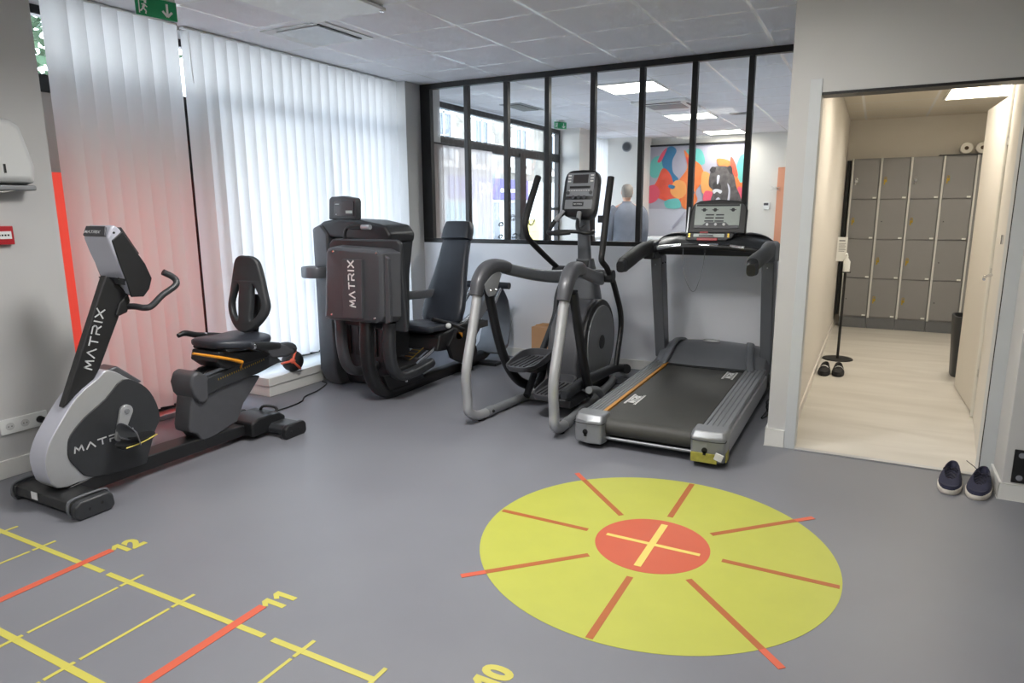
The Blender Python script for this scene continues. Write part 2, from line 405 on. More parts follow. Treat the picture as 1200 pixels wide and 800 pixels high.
# door lining: posts either side of the opening, black track above
bm = bmesh.new()
a_box(bm, (-.378, 4.192, 0), (-.318, 4.335, 2.105)); a_box(bm, (.60, 4.192, 0), (.676, 4.335, 2.105))
struct(finish('door_1', bm, 'doorpaint', smooth=False, bevel=.002))
struct(Box('trim_2', (-.317, 4.196, 2.020), (.60, 4.335, 2.034), 'blkfr'))
struct(Box('trim_3', (.5965, 4.194, .01), (.600, 4.204, 2.02), 'blkfr'))
# changing room shell
struct(Box('wall_changing_back', (-.372, 9.16, 0), (1.5, 9.28, 2.45), 'beige'))
struct(Box('wall_changing_right', (1.38, 4.33, 0), (1.5, 9.16, 2.45), 'beige'))
struct(Box('wall_changing_left', (-.372, 4.34, 0), (-.362, 9.16, 2.45), 'beige'))
struct(Box('baseboard_changing', (-.362, 4.34, 0), (-.352, 9.0, .07), 'beige'))
# room behind the camera
struct(Box('wall_front', (-4.5, -3.3, 0), (1.6, -3.2, CZ), 'wall'))
struct(Box('wall_right_near', (1.5, -3.2, 0), (1.6, 4.33, CZ), 'wall'))
# next room
struct(Box('wall_far', (-4.6, 12.1, 0), (-.372, 12.2, CZ), 'wallw'))
struct(Box('wall_left_office', (-4.5, 9.90, 0), (-4.08, 10.5, CZ), 'wallw'))
struct(Box('column_office', [(-4.248, 9.890, 2.600)][0][:2] + (0,), (-3.92, 10.42, CZ), 'beige')) if False else None
struct(Box('wall_left_pillar', (-4.38, 10.3, 0), (-4.16, 10.62, CZ), 'beige'))
struct(Box('wall_left_office_end', (-4.5, 11.9, 0), (-4.3, 12.1, CZ), 'wallw'))
struct(Box('wall_office_duct', (-4.3, 11.72, 0), (-3.62, 12.1, CZ), 'wallw'))

# sill plinth under the right-hand window
bm = bmesh.new()
a_box(bm, (-4.46, 3.60, 0), (-4.045, 5.53, .085)); a_box(bm, (-4.46, 3.59, .085), (-4.035, 5.53, .15))
struct(finish('trim_4', bm, 'skirt', smooth=False, bevel=.004))

# street-side glazing of this room
def rect_frame(bm, x0, x1, ya, yb, za, zb, w):
    a_box(bm, (x0, ya, za), (x1, ya + w, zb)); a_box(bm, (x0, yb - w, za), (x1, yb, zb))
    a_box(bm, (x0, ya + w, za), (x1, yb - w, za + w)); a_box(bm, (x0, ya + w, zb - w), (x1, yb - w, zb))
w1 = finish('window_1', (lambda bm: (rect_frame(bm, -4.47, -4.40, 2.08, 5.53, 0, 2.6, .05), a_box(bm, (-4.47, 3.35, 0), (-4.38, 3.50, 2.14)),
      a_box(bm, (-4.47, 2.13, 2.12), (-4.40, 5.5, 2.22)), a_box(bm, (-4.47, 4.48, .1), (-4.41, 4.54, 2.12)), a_box(bm, (-4.47, 3.5, .12), (-4.40, 5.5, .30)), a_box(bm, (-4.47, 2.27, 0), (-4.36, 3.45, .06)), bm)[-1])(bmesh.new()), 'blkfr', smooth=False, bevel=.004)
struct(w1)
Box('glass_pane', (-4.44, 2.14, .05), (-4.434, 5.5, 2.56), 'glass', w1)
Box('red_film', (-4.428, 2.14, .08), (-4.426, 3.40, 1.66), 'redfilm', w1)
Box('grey_film', (-4.428, 2.14, 1.66), (-4.426, 3.40, 2.13), 'greyfilm', w1)
Box('threshold', (-4.40, 2.25, 0), (-4.25, 3.58, .035), 'alu', w1, bevel=.006)
# office glazing
w2 = finish('window_2', (lambda bm: (rect_frame(bm, -4.47, -4.40, 6.2, 9.9, 0, 2.6, .06), a_box(bm, (-4.47, 6.26, 2.17 - .05), (-4.40, 9.84, 2.24)),
      a_box(bm, (-4.47, 8.52, 0), (-4.38, 8.70, 2.17)), a_box(bm, (-4.47, 9.43, 0), (-4.38, 9.56, 2.6)), a_box(bm, (-4.47, 8.2, 0), (-4.42, 8.27, 2.15)),
      a_box(bm, (-4.47, 9.60, 1.4), (-4.40, 9.9, 1.44)), bm)[-1])(bmesh.new()), 'blkfr', smooth=False, bevel=.004)
struct(w2)
Box('glass_pane', (-4.44, 6.26, .06), (-4.434, 9.5, 2.55), 'glass', w2)
w3 = finish('window_3', (lambda bm: (rect_frame(bm, -4.47, -4.40, 10.5, 11.9, 0, 2.6, .06), bm)[-1])(bmesh.new()), 'blkfr', smooth=False)
struct(w3)

# glazed partition, one steel frame with its panes
bm = bmesh.new()
a_box(bm, (XL, YB, 1.095), (-.5, YB + .06, 1.135)); a_box(bm, (XL, YB, 2.575), (-.5, YB + .06, CZ)); a_box(bm, (XL, YB, 1.135), (XL + .115, YB + .06, 2.575))
XM = [-3.554, -3.121, -2.70, -2.262, -1.825, -1.388, -.950, -.53]
for x in XM: a_box(bm, (x - .022, YB, 1.135), (x + .022, YB + .06, 2.575))
w4 = struct(finish('window_4', bm, 'blkfr', smooth=False, bevel=.003))
x0 = XL + .115
for x in XM:
    Box('glass_pane', (x0, YB + .026, 1.135), (x - .022, YB + .032, 2.575), 'glass', w4); x0 = x + .022

# ------------------------------------------------------------------ vertical blinds
def blind(y0, y1, zb, ztop, x, n, label, ang, wob, seed):
    rnd = random.Random(seed)
    t = thing('vertical_blind', (x, (y0 + y1) / 2, ztop), label, 'blind')
    bm = bmesh.new()
    for i in range(n):
        y = y0 + (i + .5) * (y1 - y0) / n
        a = math.radians(ang + rnd.uniform(-wob, wob)); w = .0635
        tw = math.radians(rnd.uniform(-3, 3))
        cols = []
        for z in (ztop - .015, (ztop + zb) * .62, (ztop + zb) * .3, zb):
            f = (ztop - z) / (ztop - zb); aa = a + tw * f; row = []
            for q in range(5):
                s = (q / 4 - .5) * 2; bow = .010 * (1 - s * s)
                dx, dy = math.sin(aa), math.cos(aa)
                row.append(bm.verts.new((x + dx * s * w + dy * bow, y + dy * s * w - dx * bow, z)))
            cols.append(row)
        for A, B_ in zip(cols, cols[1:]):
            for q in range(4): bm.faces.new((A[q], A[q + 1], B_[q + 1], B_[q]))
    me = bpy.data.meshes.new('slats'); bmesh.ops.translate(bm, verts=bm.verts, vec=-Vector(t['_w'])); bm.to_mesh(me); bm.free()
    me.materials.append(M['blind']); me.polygons.foreach_set('use_smooth', [True] * len(me.polygons))
    o = bpy.data.objects.new('slats', me); COL.objects.link(o); o.parent = t
    Box('headrail', (x - .02, y0 - .02, ztop - .014), (x + .02, y1 + .02, ztop), 'white', t, bevel=.004)
    Tube('bottom_chain', [(x + .01, y0 + .05, zb + .012), (x + .012, (y0 + y1) / 2, zb + .004), (x + .01, y1 - .05, zb + .012)], .0022, 'offw', t, n=6)
    return t
b1 = blind(2.335, 3.128, .13, CZ - .005, -4.145, 8, 'white vertical blind glowing red in its lower half, behind the recumbent bike', 31, 4, 3)
b2 = blind(3.225, 5.46, .235, CZ - .005, -4.168, 22, 'wide white vertical blind over the low sill, brightly backlit, behind the leg press tower', 32, 4, 5)
Tube('blind_control_chain', [(-4.10, 3.205, 2.58), (-4.10, 3.207, 2.4), (-4.098, 3.21, 2.26)], .004, 'txt', b2, n=6)

# ------------------------------------------------------------------ ceiling things
def led_panel(x, y, w, d, label, z=CZ, m='led', group='lit ceiling panels in the office'):
    t = thing('ceiling_light', (x, y, z), label, 'ceiling light', group)
    bm = bmesh.new()
    a_box(bm, (x - w / 2, y - d / 2, z - .012), (x - w / 2 + .015, y + d / 2, z)); a_box(bm, (x + w / 2 - .015, y - d / 2, z - .012), (x + w / 2, y + d / 2, z))
    a_box(bm, (x - w / 2 + .015, y - d / 2, z - .012), (x + w / 2 - .015, y - d / 2 + .015, z)); a_box(bm, (x - w / 2 + .015, y + d / 2 - .015, z - .012), (x + w / 2 - .015, y + d / 2, z))
    finish('frame', bm, 'white', t, smooth=False)
    Box('diffuser', (x - w / 2 + .015, y - d / 2 + .015, z - .008), (x + w / 2 - .015, y + d / 2 - .015, z - .001), m, t)
    return t
led_panel(-2.29, 6.95, .6, .6, 'lit square ceiling panel just beyond the glazed partition, largest of the office lights')
led_panel(-2.30, 9.45, .6, .6, 'lit square ceiling panel beyond the air conditioner, middle of the office lights')
led_panel(-2.28, 11.65, .6, .6, 'lit square ceiling panel nearest the bulldog painting')
led_panel(.76, 7.40, .6, .78, 'lit ceiling panel half way to the grey lockers', 2.41, 'ledw', None)
led_panel(.35, 5.6, .6, .6, 'lit ceiling panel just inside the changing room', 2.41, 'ledw', None)
# unlit surface panel partly in view at the top, on corner clips
t = thing('ceiling_panel', (-3.0, 3.15, CZ), 'white ceiling panel on corner clips hanging just below the tiles, cut by the top edge', 'ceiling panel')
Box('panel', (-3.30, 2.72, CZ - .034), (-2.70, 3.50, CZ - .016), 'white', t, bevel=.003)
for px_, py_ in ((-3.28, 2.74), (-2.72, 2.74), (-3.28, 3.48), (-2.72, 3.48)):
    Cyl('clip', (px_, py_, CZ - .042), (px_, py_, CZ), .012, 'chrome', t)
t = thing('ceiling_vent', (-3.52, 3.76, CZ), 'square grey air vent in the ceiling beside the white panel', 'vent')
pv = [(-3.70, 3.55), (-3.34, 3.60), (-3.33, 3.97), (-3.70, 3.95)]
bm = bmesh.new(); a_box(bm, (-3.83, 3.56, CZ - .006), (-3.27, 4.08, CZ)); finish('plate', bm, 'offw', t, smooth=False, bevel=.002)
Box('grille', (-3.73, 3.61, CZ - .014), (-3.355, 4.03, CZ - .006), 'silver', t, bevel=.004)
Box('gap', (-3.345, 3.60, CZ - .012), (-3.335, 4.03, CZ - .004), 'blkfr', t)

def exit_sign(loc, yaw, label, s=1.0):
    t = thing('exit_sign', loc, label, 'exit sign')
    Box('bracket', (loc[0] - .03 * s, loc[1] - .12 * s, loc[2] - .02), (loc[0] + .03 * s, loc[1] + .12 * s, CZ), 'offw', t, bevel=.003)
    mt = Matrix.Translation(Vector(loc)) @ Matrix.Rotation(yaw, 4, 'Z')
    W, H = .255 * s, .115 * s; zt = -.02
    bm = bmesh.new(); a_box(bm, (-W / 2, -.006, zt - H), (W / 2, .006, zt)); bmesh.ops.transform(bm, matrix=mt, verts=bm.verts)
    finish('panel', bm, 'green', t, smooth=False, bevel=.001)
    # pictogram: running figure, doorway, arrow
    bm = bmesh.new(); f = -.0075
    def rect(x0, z0, x1, z1): a_box(bm, (x0 * s, f, zt - H / 2 + z0 * s), (x1 * s, f + .002, zt - H / 2 + z1 * s))
    def seg(a, b, w):
        a = Vector((a[0] * s, f, zt - H / 2 + a[1] * s)); b = Vector((b[0] * s, f, zt - H / 2 + b[1] * s)); d = (b - a).normalized(); n = Vector((-d.z, 0, d.x)) * w * s / 2
        vs = [bm.verts.new(v + Vector((0, k, 0))) for k in (0, .002) for v in (a - n, b - n, b + n, a + n)]
        for q in ((0, 1, 2, 3), (7, 6, 5, 4), (0, 4, 5, 1), (1, 5, 6, 2), (2, 6, 7, 3), (3, 7, 4, 0)): bm.faces.new([vs[i] for i in q])
    rect(-.112, .03, -.062, .036); rect(-.112, -.045, -.106, .03)
    seg((-.075, .012), (-.085, -.012), .014); seg((-.085, -.012), (-.068, -.028), .008); seg((-.068, -.028), (-.072, -.045), .008)
    seg((-.086, -.012), (-.098, -.03), .008); seg((-.098, -.03), (-.108, -.032), .008); seg((-.076, .008), (-.06, -.004), .006); seg((-.076, .01), (-.094, .008), .006)
    seg((-.07, .018), (-.07, .03), .013)
    bmesh.ops.transform(bm, matrix=mt, verts=bm.verts); finish('running_figure', bm, 'txt', t, smooth=False); bm = bmesh.new()
    seg((.065, .038), (.065, -.03), .014); seg((.035, -.008), (.065, -.04), .014); seg((.095, -.008), (.065, -.04), .014)
    bmesh.ops.transform(bm, matrix=mt, verts=bm.verts); finish('arrow', bm, 'txt', t, smooth=False)
    return t
exit_sign((-3.62, 2.64, CZ - .032), math.radians(78), 'green exit sign with running figure, hung in front of the near blind', .86)
exit_sign((-4.0, 9.0, CZ), math.radians(60), 'small green exit sign hung by the office pillar beyond the glass', .8)
# office air conditioner cassette and its small ceiling items
t = thing('air_conditioner', (-2.25, 8.25, CZ), 'white ceiling air conditioner cassette with grey louvres, between the two office lights', 'air conditioner')
Box('cassette', (-2.62, 7.86, CZ - .03), (-1.98, 8.60, CZ), 'white', t, bevel=.008)
Box('grille', (-2.50, 8.06, CZ - .036), (-2.08, 8.42, CZ - .028), 'silverd', t, bevel=.002)
Box('louvre', (-2.54, 7.93, CZ - .036), (-2.06, 7.965, CZ - .028), 'blk2', t); Box('louvre', (-2.02, 8.05, CZ - .036), (-1.995, 8.45, CZ - .028), 'blk2', t)
t = thing('ceiling_grille', (-3.88, 7.58, CZ), 'dark square ceiling grille near the office street window', 'vent')
Box('frame', (-4.02, 7.28, CZ - .008), (-3.74, 7.90, CZ), 'silverd', t, bevel=.002); Box('grating', (-3.98, 7.33, CZ - .014), (-3.78, 7.85, CZ - .007), 'blk2', t)
t = thing('ceiling_grille', (-1.7, 9.5, CZ), 'slim grey slot vent in the office ceiling', 'vent')
Box('frame', (-1.80, 9.42, CZ - .01), (-1.57, 9.58, CZ), 'silverd', t, bevel=.002); Box('slot', (-1.76, 9.46, CZ - .014), (-1.61, 9.54, CZ - .009), 'blk2', t)

# ------------------------------------------------------------------ on the left wall
t = thing('paper_towel_dispenser', (XL, 1.96, 1.54), 'white paper towel dispenser on the left wall, cut by the photo edge', 'towel dispenser')
bm = bmesh.new()
a_loft(bm, [[(XL, y, z) for y, z in ((1.72, 1.56), (2.085, 1.56), (2.095, 1.66), (2.05, 1.87), (2.0, 1.90), (1.72, 1.90))], [(XL + .11, y, z) for y, z in ((1.72, 1.575), (2.075, 1.575), (2.085, 1.66), (2.035, 1.86), (1.99, 1.89), (1.72, 1.89))],
            [(XL + .13, y, z) for y, z in ((1.74, 1.60), (2.05, 1.60), (2.06, 1.66), (2.015, 1.845), (1.98, 1.87), (1.74, 1.87))]])
finish('cover', bm, 'offw', t, bevel=.012)
Box('window', (XL + .128, 1.925, 1.62), (XL + .134, 1.935, 1.665), 'blkfr', t)
Box('tray', (XL, 1.74, 1.535), (XL + .115, 2.08, 1.562), 'silverd', t, bevel=.008)
Tube('paper', [(XL + .03, 1.80, 1.54), (XL + .09, 1.9, 1.525), (XL + .06, 2.0, 1.54)], (.03, .004), 'paper', t)
t = thing('fire_call_point', (XL, 1.94, 1.305), 'small red fire alarm call point low on the left wall under the dispenser', 'fire alarm')
Box('housing', (XL, 1.88, 1.255), (XL + .035, 1.975, 1.352), 'red', t, bevel=.004)
Box('plate', (XL + .034, 1.885, 1.285), (XL + .038, 1.962, 1.325), 'white', t)
bm = bmesh.new()
for k in range(4): a_box(bm, (XL + .038, 1.90 + k * .014, 1.30), (XL + .0385, 1.909 + k * .014, 1.309))
finish('lettering', bm, 'blkfr', t, smooth=False)
t = thing('wall_socket', (XL, 1.9, .28), 'white triple wall socket above the skirting, left of the bike', 'socket')
Box('plate', (XL, 1.785, .238), (XL + .012, 2.022, .322), 'white', t, bevel=.003)
for k in range(3):
    y = 1.83 + k * .075
    c = Cyl('outlet', (XL + .010, y, .28), (XL + .0135, y, .28), .021, 'offw', t)
    for dz in (-.008, .008): Cyl('pin_hole', (XL + .0134, y + dz, .28), (XL + .0142, y + dz, .28), .0028, 'blkfr', c)
t = thing('power_plug', (XL + .015, 1.985, .285), 'black plug and cable in the right outlet of the wall socket', 'plug')
bm = bmesh.new(); a_cyl(bm, (XL + .0145, 1.98, .28), (XL + .045, 1.98, .28), .019, .016); a_tube(bm, [(XL + .04, 1.98, .28), (XL + .05, 1.985, .26), (XL + .045, 1.99, .235)], [.012, .01, .007], n=10)
finish('plug_body', bm, 'cable', t)
Tube('cable', [(XL + .045, 1.99, .24), (XL + .05, 2.005, .17), (XL + .07, 2.02, .06), (XL + .12, 2.08, .008), (-3.85, 2.2, .006), (-3.6, 2.25, .006)], .0045, 'cable', t, n=8)

# ------------------------------------------------------------------ lockers and changing room
bn = 0
yl = 9.0
xs = [-.30, -.005, .292, .60, .905, 1.21]
t0 = None
lab_ = ['grey locker column with white side strips, first from the corner by the sanitiser stand', 'grey locker column, second from the corner, between two white strips', 'grey locker column, third from the corner, left of the toilet rolls',
        'grey locker column under the first toilet roll, fourth from the corner', 'grey locker column mostly hidden by the tall white door, under the second toilet roll']
locks = {(0, 3): 'chrome', (1, 3): 'brass', (2, 3): 'chrome', (3, 3): 'brass', (0, 2): 'brass', (2, 2): 'brass', (1, 1): 'brass', (2, 1): 'brass', (1, 0): 'brass', (2, 0): 'brass', (4, 0): 'brass', (4, 1): 'chrome', (4, 2): 'chrome'}
zz = [.14, .595, 1.05, 1.505, 1.955]
for c in range(5):
    xa, xb = xs[c], xs[c + 1]
    t = thing('locker', ((xa + xb) / 2, yl + .08, 0), lab_[c], 'locker', 'grey four-door lockers')
    Box('body', (xa + .002, yl + .004, .12), (xb - .002, yl + .158, 1.965), 'lock', t)
    Box('plinth', (xa + .002, yl - .002, .0045), (xb - .002, yl + .15, .13), 'gry2', t)
    Box('side_strip', (xa + .001, yl - .016, .13), (xa + .022, yl + .003, 1.965), 'offw', t, bevel=.002)
    for r in range(4):
        d = Box('door', (xa + .024, yl - .014, zz[r] + .006), (xb - .010, yl + .0035, zz[r + 1] - .004), 'lock', t, bevel=.002)
        Box('number_tag', (xb - .055, yl - .018, zz[r] + .010), (xb - .018, yl - .013, zz[r] + .028), 'white', d, bevel=.001)
        k = locks.get((c, r))
        if k:
            bm = bmesh.new(); a_cyl(bm, (xa + .06, yl - .030, zz[r] + .205), (xa + .06, yl - .0145, zz[r] + .205), .016); 
            a_tube(bm, [(xa + .05, yl - .026, zz[r] + .205), (xa + .05, yl - .026, zz[r] + .235), (xa + .06, yl - .026, zz[r] + .247), (xa + .07, yl - .026, zz[r] + .235), (xa + .07, yl - .026, zz[r] + .205)], .003, k=5, n=8)
            a_box(bm, (xa + .045, yl - .024, zz[r] + .165), (xa + .058, yl - .018, zz[r] + .19))
            finish('padlock', bm, k, d)
        else:
            Cyl('latch', (xa + .06, yl - .020, zz[r] + .205), (xa + .06, yl - .0145, zz[r] + .205), .006, 'blk2', d)
tag(Box('black_plank', (-.352, 9.03, .14), (-.312, 9.10, 1.95), 'blkfr', bevel=.003), 'narrow black board standing between the first locker and the wall', 'board')
tag(Box('shelf_board', (.555, 8.985, 1.966), (1.3, 9.15, 1.978), 'blk2', bevel=.002), 'thin dark board lying on the locker tops under the toilet rolls', 'board')
for i, (x, l) in enumerate(((.80, 'white toilet roll on the locker tops, farther from the tall door'), (.945, 'white toilet roll on the locker tops, half hidden by the tall door'))):
    t = thing('toilet_roll', (x, 9.06, 1.979 + .062), l, 'toilet roll', 'toilet rolls on the lockers')
    bm = bmesh.new()
    prof = [(.02, -.05), (.056, -.05), (.061, -.044), (.061, .044), (.056, .05), (.02, .05)]
    L = [[(x + r * math.cos(2 * PI * k / 28), 9.06 + a, 1.979 + .0615 + r * math.sin(2 * PI * k / 28)) for r, a in prof] for k in range(28)]
    R = [[bm.verts.new(p) for p in q] for q in L]
    for k in range(28):
        A, B_ = R[k], R[(k + 1) % 28]
        for j in range(6): bm.faces.new((A[j], A[(j + 1) % 6], B_[(j + 1) % 6], B_[j]))
    finish('roll', bm, 'paper', t)
    bm = bmesh.new(); a_cyl(bm, (x, 9.013, 2.0405), (x, 9.108, 2.0405), .0198); finish('core', bm, 'cardcore', t)
# tall white folding door on the changing room's right
cd = thing('cupboard_door', (.66, 5.2, 0), 'tall cream folding door with chrome catches, standing ajar inside the doorway', 'door')
a = .634; 
bm = bmesh.new()
P0, P1, P2 = Vector((.612, 4.36, 0)), Vector((.70, 5.40, 0)), Vector((.665, 6.30, 0))
def leaf(A, B_, z0, z1, th=.028):
    d = (B_ - A).normalized(); n = Vector((d.y, -d.x, 0)) * th
    b = bmesh.new(); vs = [b.verts.new(v + Vector((0, 0, z))) for z in (z0, z1) for v in (A, B_, B_ + n, A + n)]
    for f in ((0, 1, 2, 3), (7, 6, 5, 4), (0, 4, 5, 1), (1, 5, 6, 2), (2, 6, 7, 3), (3, 7, 4, 0)): b.faces.new([vs[i] for i in f])
    return b
finish('leaf', leaf(P0, P1 + Vector((-.002, -.006, 0)), .012, 2.30), 'beige', cd, smooth=False, bevel=.002)
finish('leaf', leaf(P1 + Vector((.0, .006, 0)), P2, .012, 2.12), 'beige', cd, smooth=False, bevel=.002)
for z in (.30, .98, 1.80):
    hb = bmesh.new(); a_box(hb, (P1.x - .013, P1.y - .045, z), (P1.x - .002, P1.y - .008, z + .045)); a_box(hb, (P1.x - .013, P1.y + .010, z + .025), (P1.x - .002, P1.y + .05, z + .07)); a_cyl(hb, (P1.x - .012, P1.y, z), (P1.x - .012, P1.y, z + .07), .006)
    finish('hinge', hb, 'chrome', cd)
Tube('latch_handle', [(P1.x - .03, P1.y - .24, 1.0), (P1.x - .065, P1.y - .26, .99), (P1.x - .075, P1.y - .30, .975)], .009, 'chrome', cd)
finish('seam_stile', (lambda b: (a_cyl(b, (P1.x - .004, P1.y, .012), (P1.x - .004, P1.y, 2.25), .016), b)[-1])(bmesh.new()), 'wallw', cd)
Box('keeper', (P0.x - .004, 4.5, 1.22), (P0.x + .004, 4.53, 1.27), 'chrome', cd)
tag(finish('waste_bin', (lambda b: (a_loft(b, [rloop((.79, 6.78, .005), .12, .14, 24, 4), rloop((.79, 6.78, .5), .145, .165, 24, 4), rloop((.79, 6.78, .52), .145, .165, 24, 4), rloop((.79, 6.78, .52), .13, .15, 24, 4), rloop((.79, 6.78, .03), .105, .125, 24, 4)]), b)[-1])(bmesh.new()), 'blk2'), 'dark grey waste bin behind the cream folding door', 'bin')
# sanitiser stand
t = thing('sanitizer_stand', (-.215, 7.0, .004), 'black floor stand with white notice and hand sanitiser pump, in the changing room', 'stand')
bm = bmesh.new(); a_cyl(bm, (-.215, 7.0, .0045), (-.215, 7.0, .014), .135, .13, 40); finish('base', bm, 'blk', t)
Tube('pole', [(-.215, 7.0, .012), (-.213, 7.0, .95)], .0125, 'blk', t, k=1)
Box('notice', (-.30, 6.985, .93), (-.215, 6.992, 1.15), 'white', t, bevel=.001)
bm = bmesh.new()
for k in range(6): a_box(bm, (-.285, 6.983, 1.02 + k * .014), (-.235 + .008 * (k % 2), 6.9845, 1.025 + k * .014))
a_box(bm, (-.285, 6.983, 1.112), (-.235, 6.9845, 1.124)); finish('printing', bm, 'silverd', t, smooth=False)
Box('bottle_bracket', (-.245, 6.915, .83), (-.165, 6.99, .838), 'blk', t, bevel=.002)
tag(finish('sanitizer_bottle', (lambda b: (a_loft(b, [rloop((-.205, 6.95, .839), .028, .02, 20, 3), rloop((-.205, 6.95, .93), .029, .021, 20, 3), rloop((-.205, 6.95, .95), .018, .014, 20, 2.2), rloop((-.205, 6.95, .965), .009, .009, 20, 2), rloop((-.205, 6.95, .985), .009, .009, 20, 2)]),
     a_tube(b, [(-.205, 6.95, .98), (-.205, 6.95, 1.0), (-.215, 6.925, 1.005), (-.222, 6.905, .995)], .005, n=8, k=4), b)[-1])(bmesh.new()), 'white'), 'white pump bottle on the black floor stand', 'bottle')

# ------------------------------------------------------------------ floor markings
def rbar(bm, cx, cy, ang, r0, r1, w, z, th=.0006):
    c, s = math.cos(ang), math.sin(ang)
    vs = [bm.verts.new((cx + r * c - q * s, cy + r * s + q * c, zz_)) for zz_ in (z, z + th) for r, q in ((r0, -w / 2), (r1, -w / 2), (r1, w / 2), (r0, w / 2))]
    for f in ((0, 1, 2, 3), (7, 6, 5, 4), (0, 4, 5, 1), (1, 5, 6, 2), (2, 6, 7, 3), (3, 7, 4, 0)): bm.faces.new([vs[i] for i in f])
def decal_mat(name, rgb, amt=.03):
    return mat(name, rgb, .5, noise=amt, nscale=6)
M['yel'] = decal_mat('yellow_green_floor_print', (168, 171, 70)); M['yel2'] = decal_mat('yellow_line_print', (186, 178, 80)); M['cor'] = decal_mat('coral_floor_print', (182, 84, 58)); M['bri'] = decal_mat('brick_print_over_yellow', (160, 88, 42)); M['corbar'] = decal_mat('coral_line_print', (194, 88, 62))
t = thing('target_circle', (-.737, 2.66, 0), 'large yellow-green circle printed on the floor with orange centre and eight orange rays', 'floor marking')
bm = bmesh.new(); a_cyl(bm, (-.737, 2.66, .0002), (-.737, 2.66, .0012), .742, n=128); finish('disc', bm, 'yel', t, smooth=False)
bm = bmesh.new(); a_cyl(bm, (-.737, 2.66, .0012), (-.737, 2.66, .0018), .243, n=96); finish('centre_disc', bm, 'cor', t, smooth=False)
bm = bmesh.new()
for k in range(2): rbar(bm, -.737, 2.66, k * PI / 2, -.205, .205, .03 if k else .022, .0019 + .0003 * k)
finish('plus_sign', bm, 'stripe', t, smooth=False)
for k in range(8):
    a = k * PI / 4; r1 = .733 if k % 2 == 0 else .742
    bm = bmesh.new(); rbar(bm, -.737, 2.66, a, .295, r1, .027, .0013); o = finish('ray', bm, 'bri', t, smooth=False)
    if k % 2:
        bm = bmesh.new(); rbar(bm, -.737, 2.66, a, .742, .842, .027, .0002, .0016); finish('ray_tip', bm, 'corbar', o, smooth=False)
t = thing('ladder_marking', (-2.4, 1.2, 0), 'yellow agility ladder grid with red cross lines printed on the floor, front left corner', 'floor marking')
bm = bmesh.new()
for xa, xb in ((-5.0, -2.634) if False else (-3.56, -2.634), (-2.60, -1.725), (-1.685, -1.243)): a_box(bm, (xa, 1.418, .0002), (xb, 1.441, .0012))
for xa, xb in ((-3.56, -1.75), (-1.70, -1.243)): a_box(bm, (xa, 1.013, .0002), (xb, 1.038, .0012))
a_box(bm, (-1.259, 1.40, .0003), (-1.243, 1.485, .0013))
finish('rail_line', bm, 'yel2', t, smooth=False)
for x in (-3.383, -3.077, -2.466, -2.160, -1.553, -1.251):
    bm = bmesh.new(); a_box(bm, (x - .0075, 1.395, .0003), (x + .0075, 1.490, .0015)); a_box(bm, (x - .0065, 1.065, .0003), (x + .0065, 1.385, .0013)); a_box(bm, (x - .0075, .955, .0003), (x + .0075, 1.05, .0015))
    a_box(bm, (x - .0065, .66, .0003), (x + .0065, .945, .0013))
    finish('cross_line', bm, 'yel2', t, smooth=False)
for x in (-2.775, -1.868): Box('red_line', (x - .018, .5, .0004), (x + .018, 1.555, .0018), 'corbar', t)
for s, x, l in (('12', -2.705, 'yellow number 12 printed at the end of the far red line'), ('11', -1.795, 'yellow number 11 printed at the end of the middle red line'), ('10', -.882, 'yellow number 10 printed on the floor at the bottom edge')):
    t = thing('floor_number', (x, 1.6, 0), l, 'floor number'); u = 0
    for ch in s:
        if ch == '1':
            bm = shape2d([[(0, .072), (.022, .100), (.046, .100), (.046, 0), (.024, 0), (.024, .072), (.010, .056)]], .001); step = .054
        else:
            bm = text_bm(ch, .132, .001, .0075, sx=.86); step = .07
        bmesh.ops.transform(bm, matrix=frame((x, 1.553 + u, .0008), (0, 1, 0), (-1, 0, 0)), verts=bm.verts); u += step
        finish('digit', bm, 'yel2', t, smooth=False)

# ------------------------------------------------------------------ recumbent bike
B = thing('recumbent_bike', (-3.465, 2.4, 0), 'silver and black recumbent exercise bike with slotted seat back, by the left wall', 'exercise bike')
bx = -3.465
fs = [(1.942, 0.601), (1.830, 0.531), (1.724, 0.405), (1.668, 0.318), (1.647, 0.228), (1.686, 0.107), (1.856, 0.100), (2.110, 0.079), (2.152, 0.104), (2.207, 0.230), (2.249, 0.314), (2.225, 0.432), (2.166, 0.517), (2.096, 0.566), (2.042, 0.610), (1.987, 0.631)]
Prism('shroud', fs, 'x', bx - .07, bx + .07, ['silver', 'lav'], B, bevel=.008, seg=2, sm=3, front=-.25)
# rounded nose of the shroud, running across the front
nose = [(1.936, 0.576), (1.820, 0.458), (1.721, 0.371), (1.666, 0.280), (1.653, 0.236), (1.669, 0.180), (1.724, 0.086), (1.748, 0.118), (1.732, 0.213), (1.757, 0.285), (1.817, 0.365), (1.914, 0.473), (1.993, 0.545)]

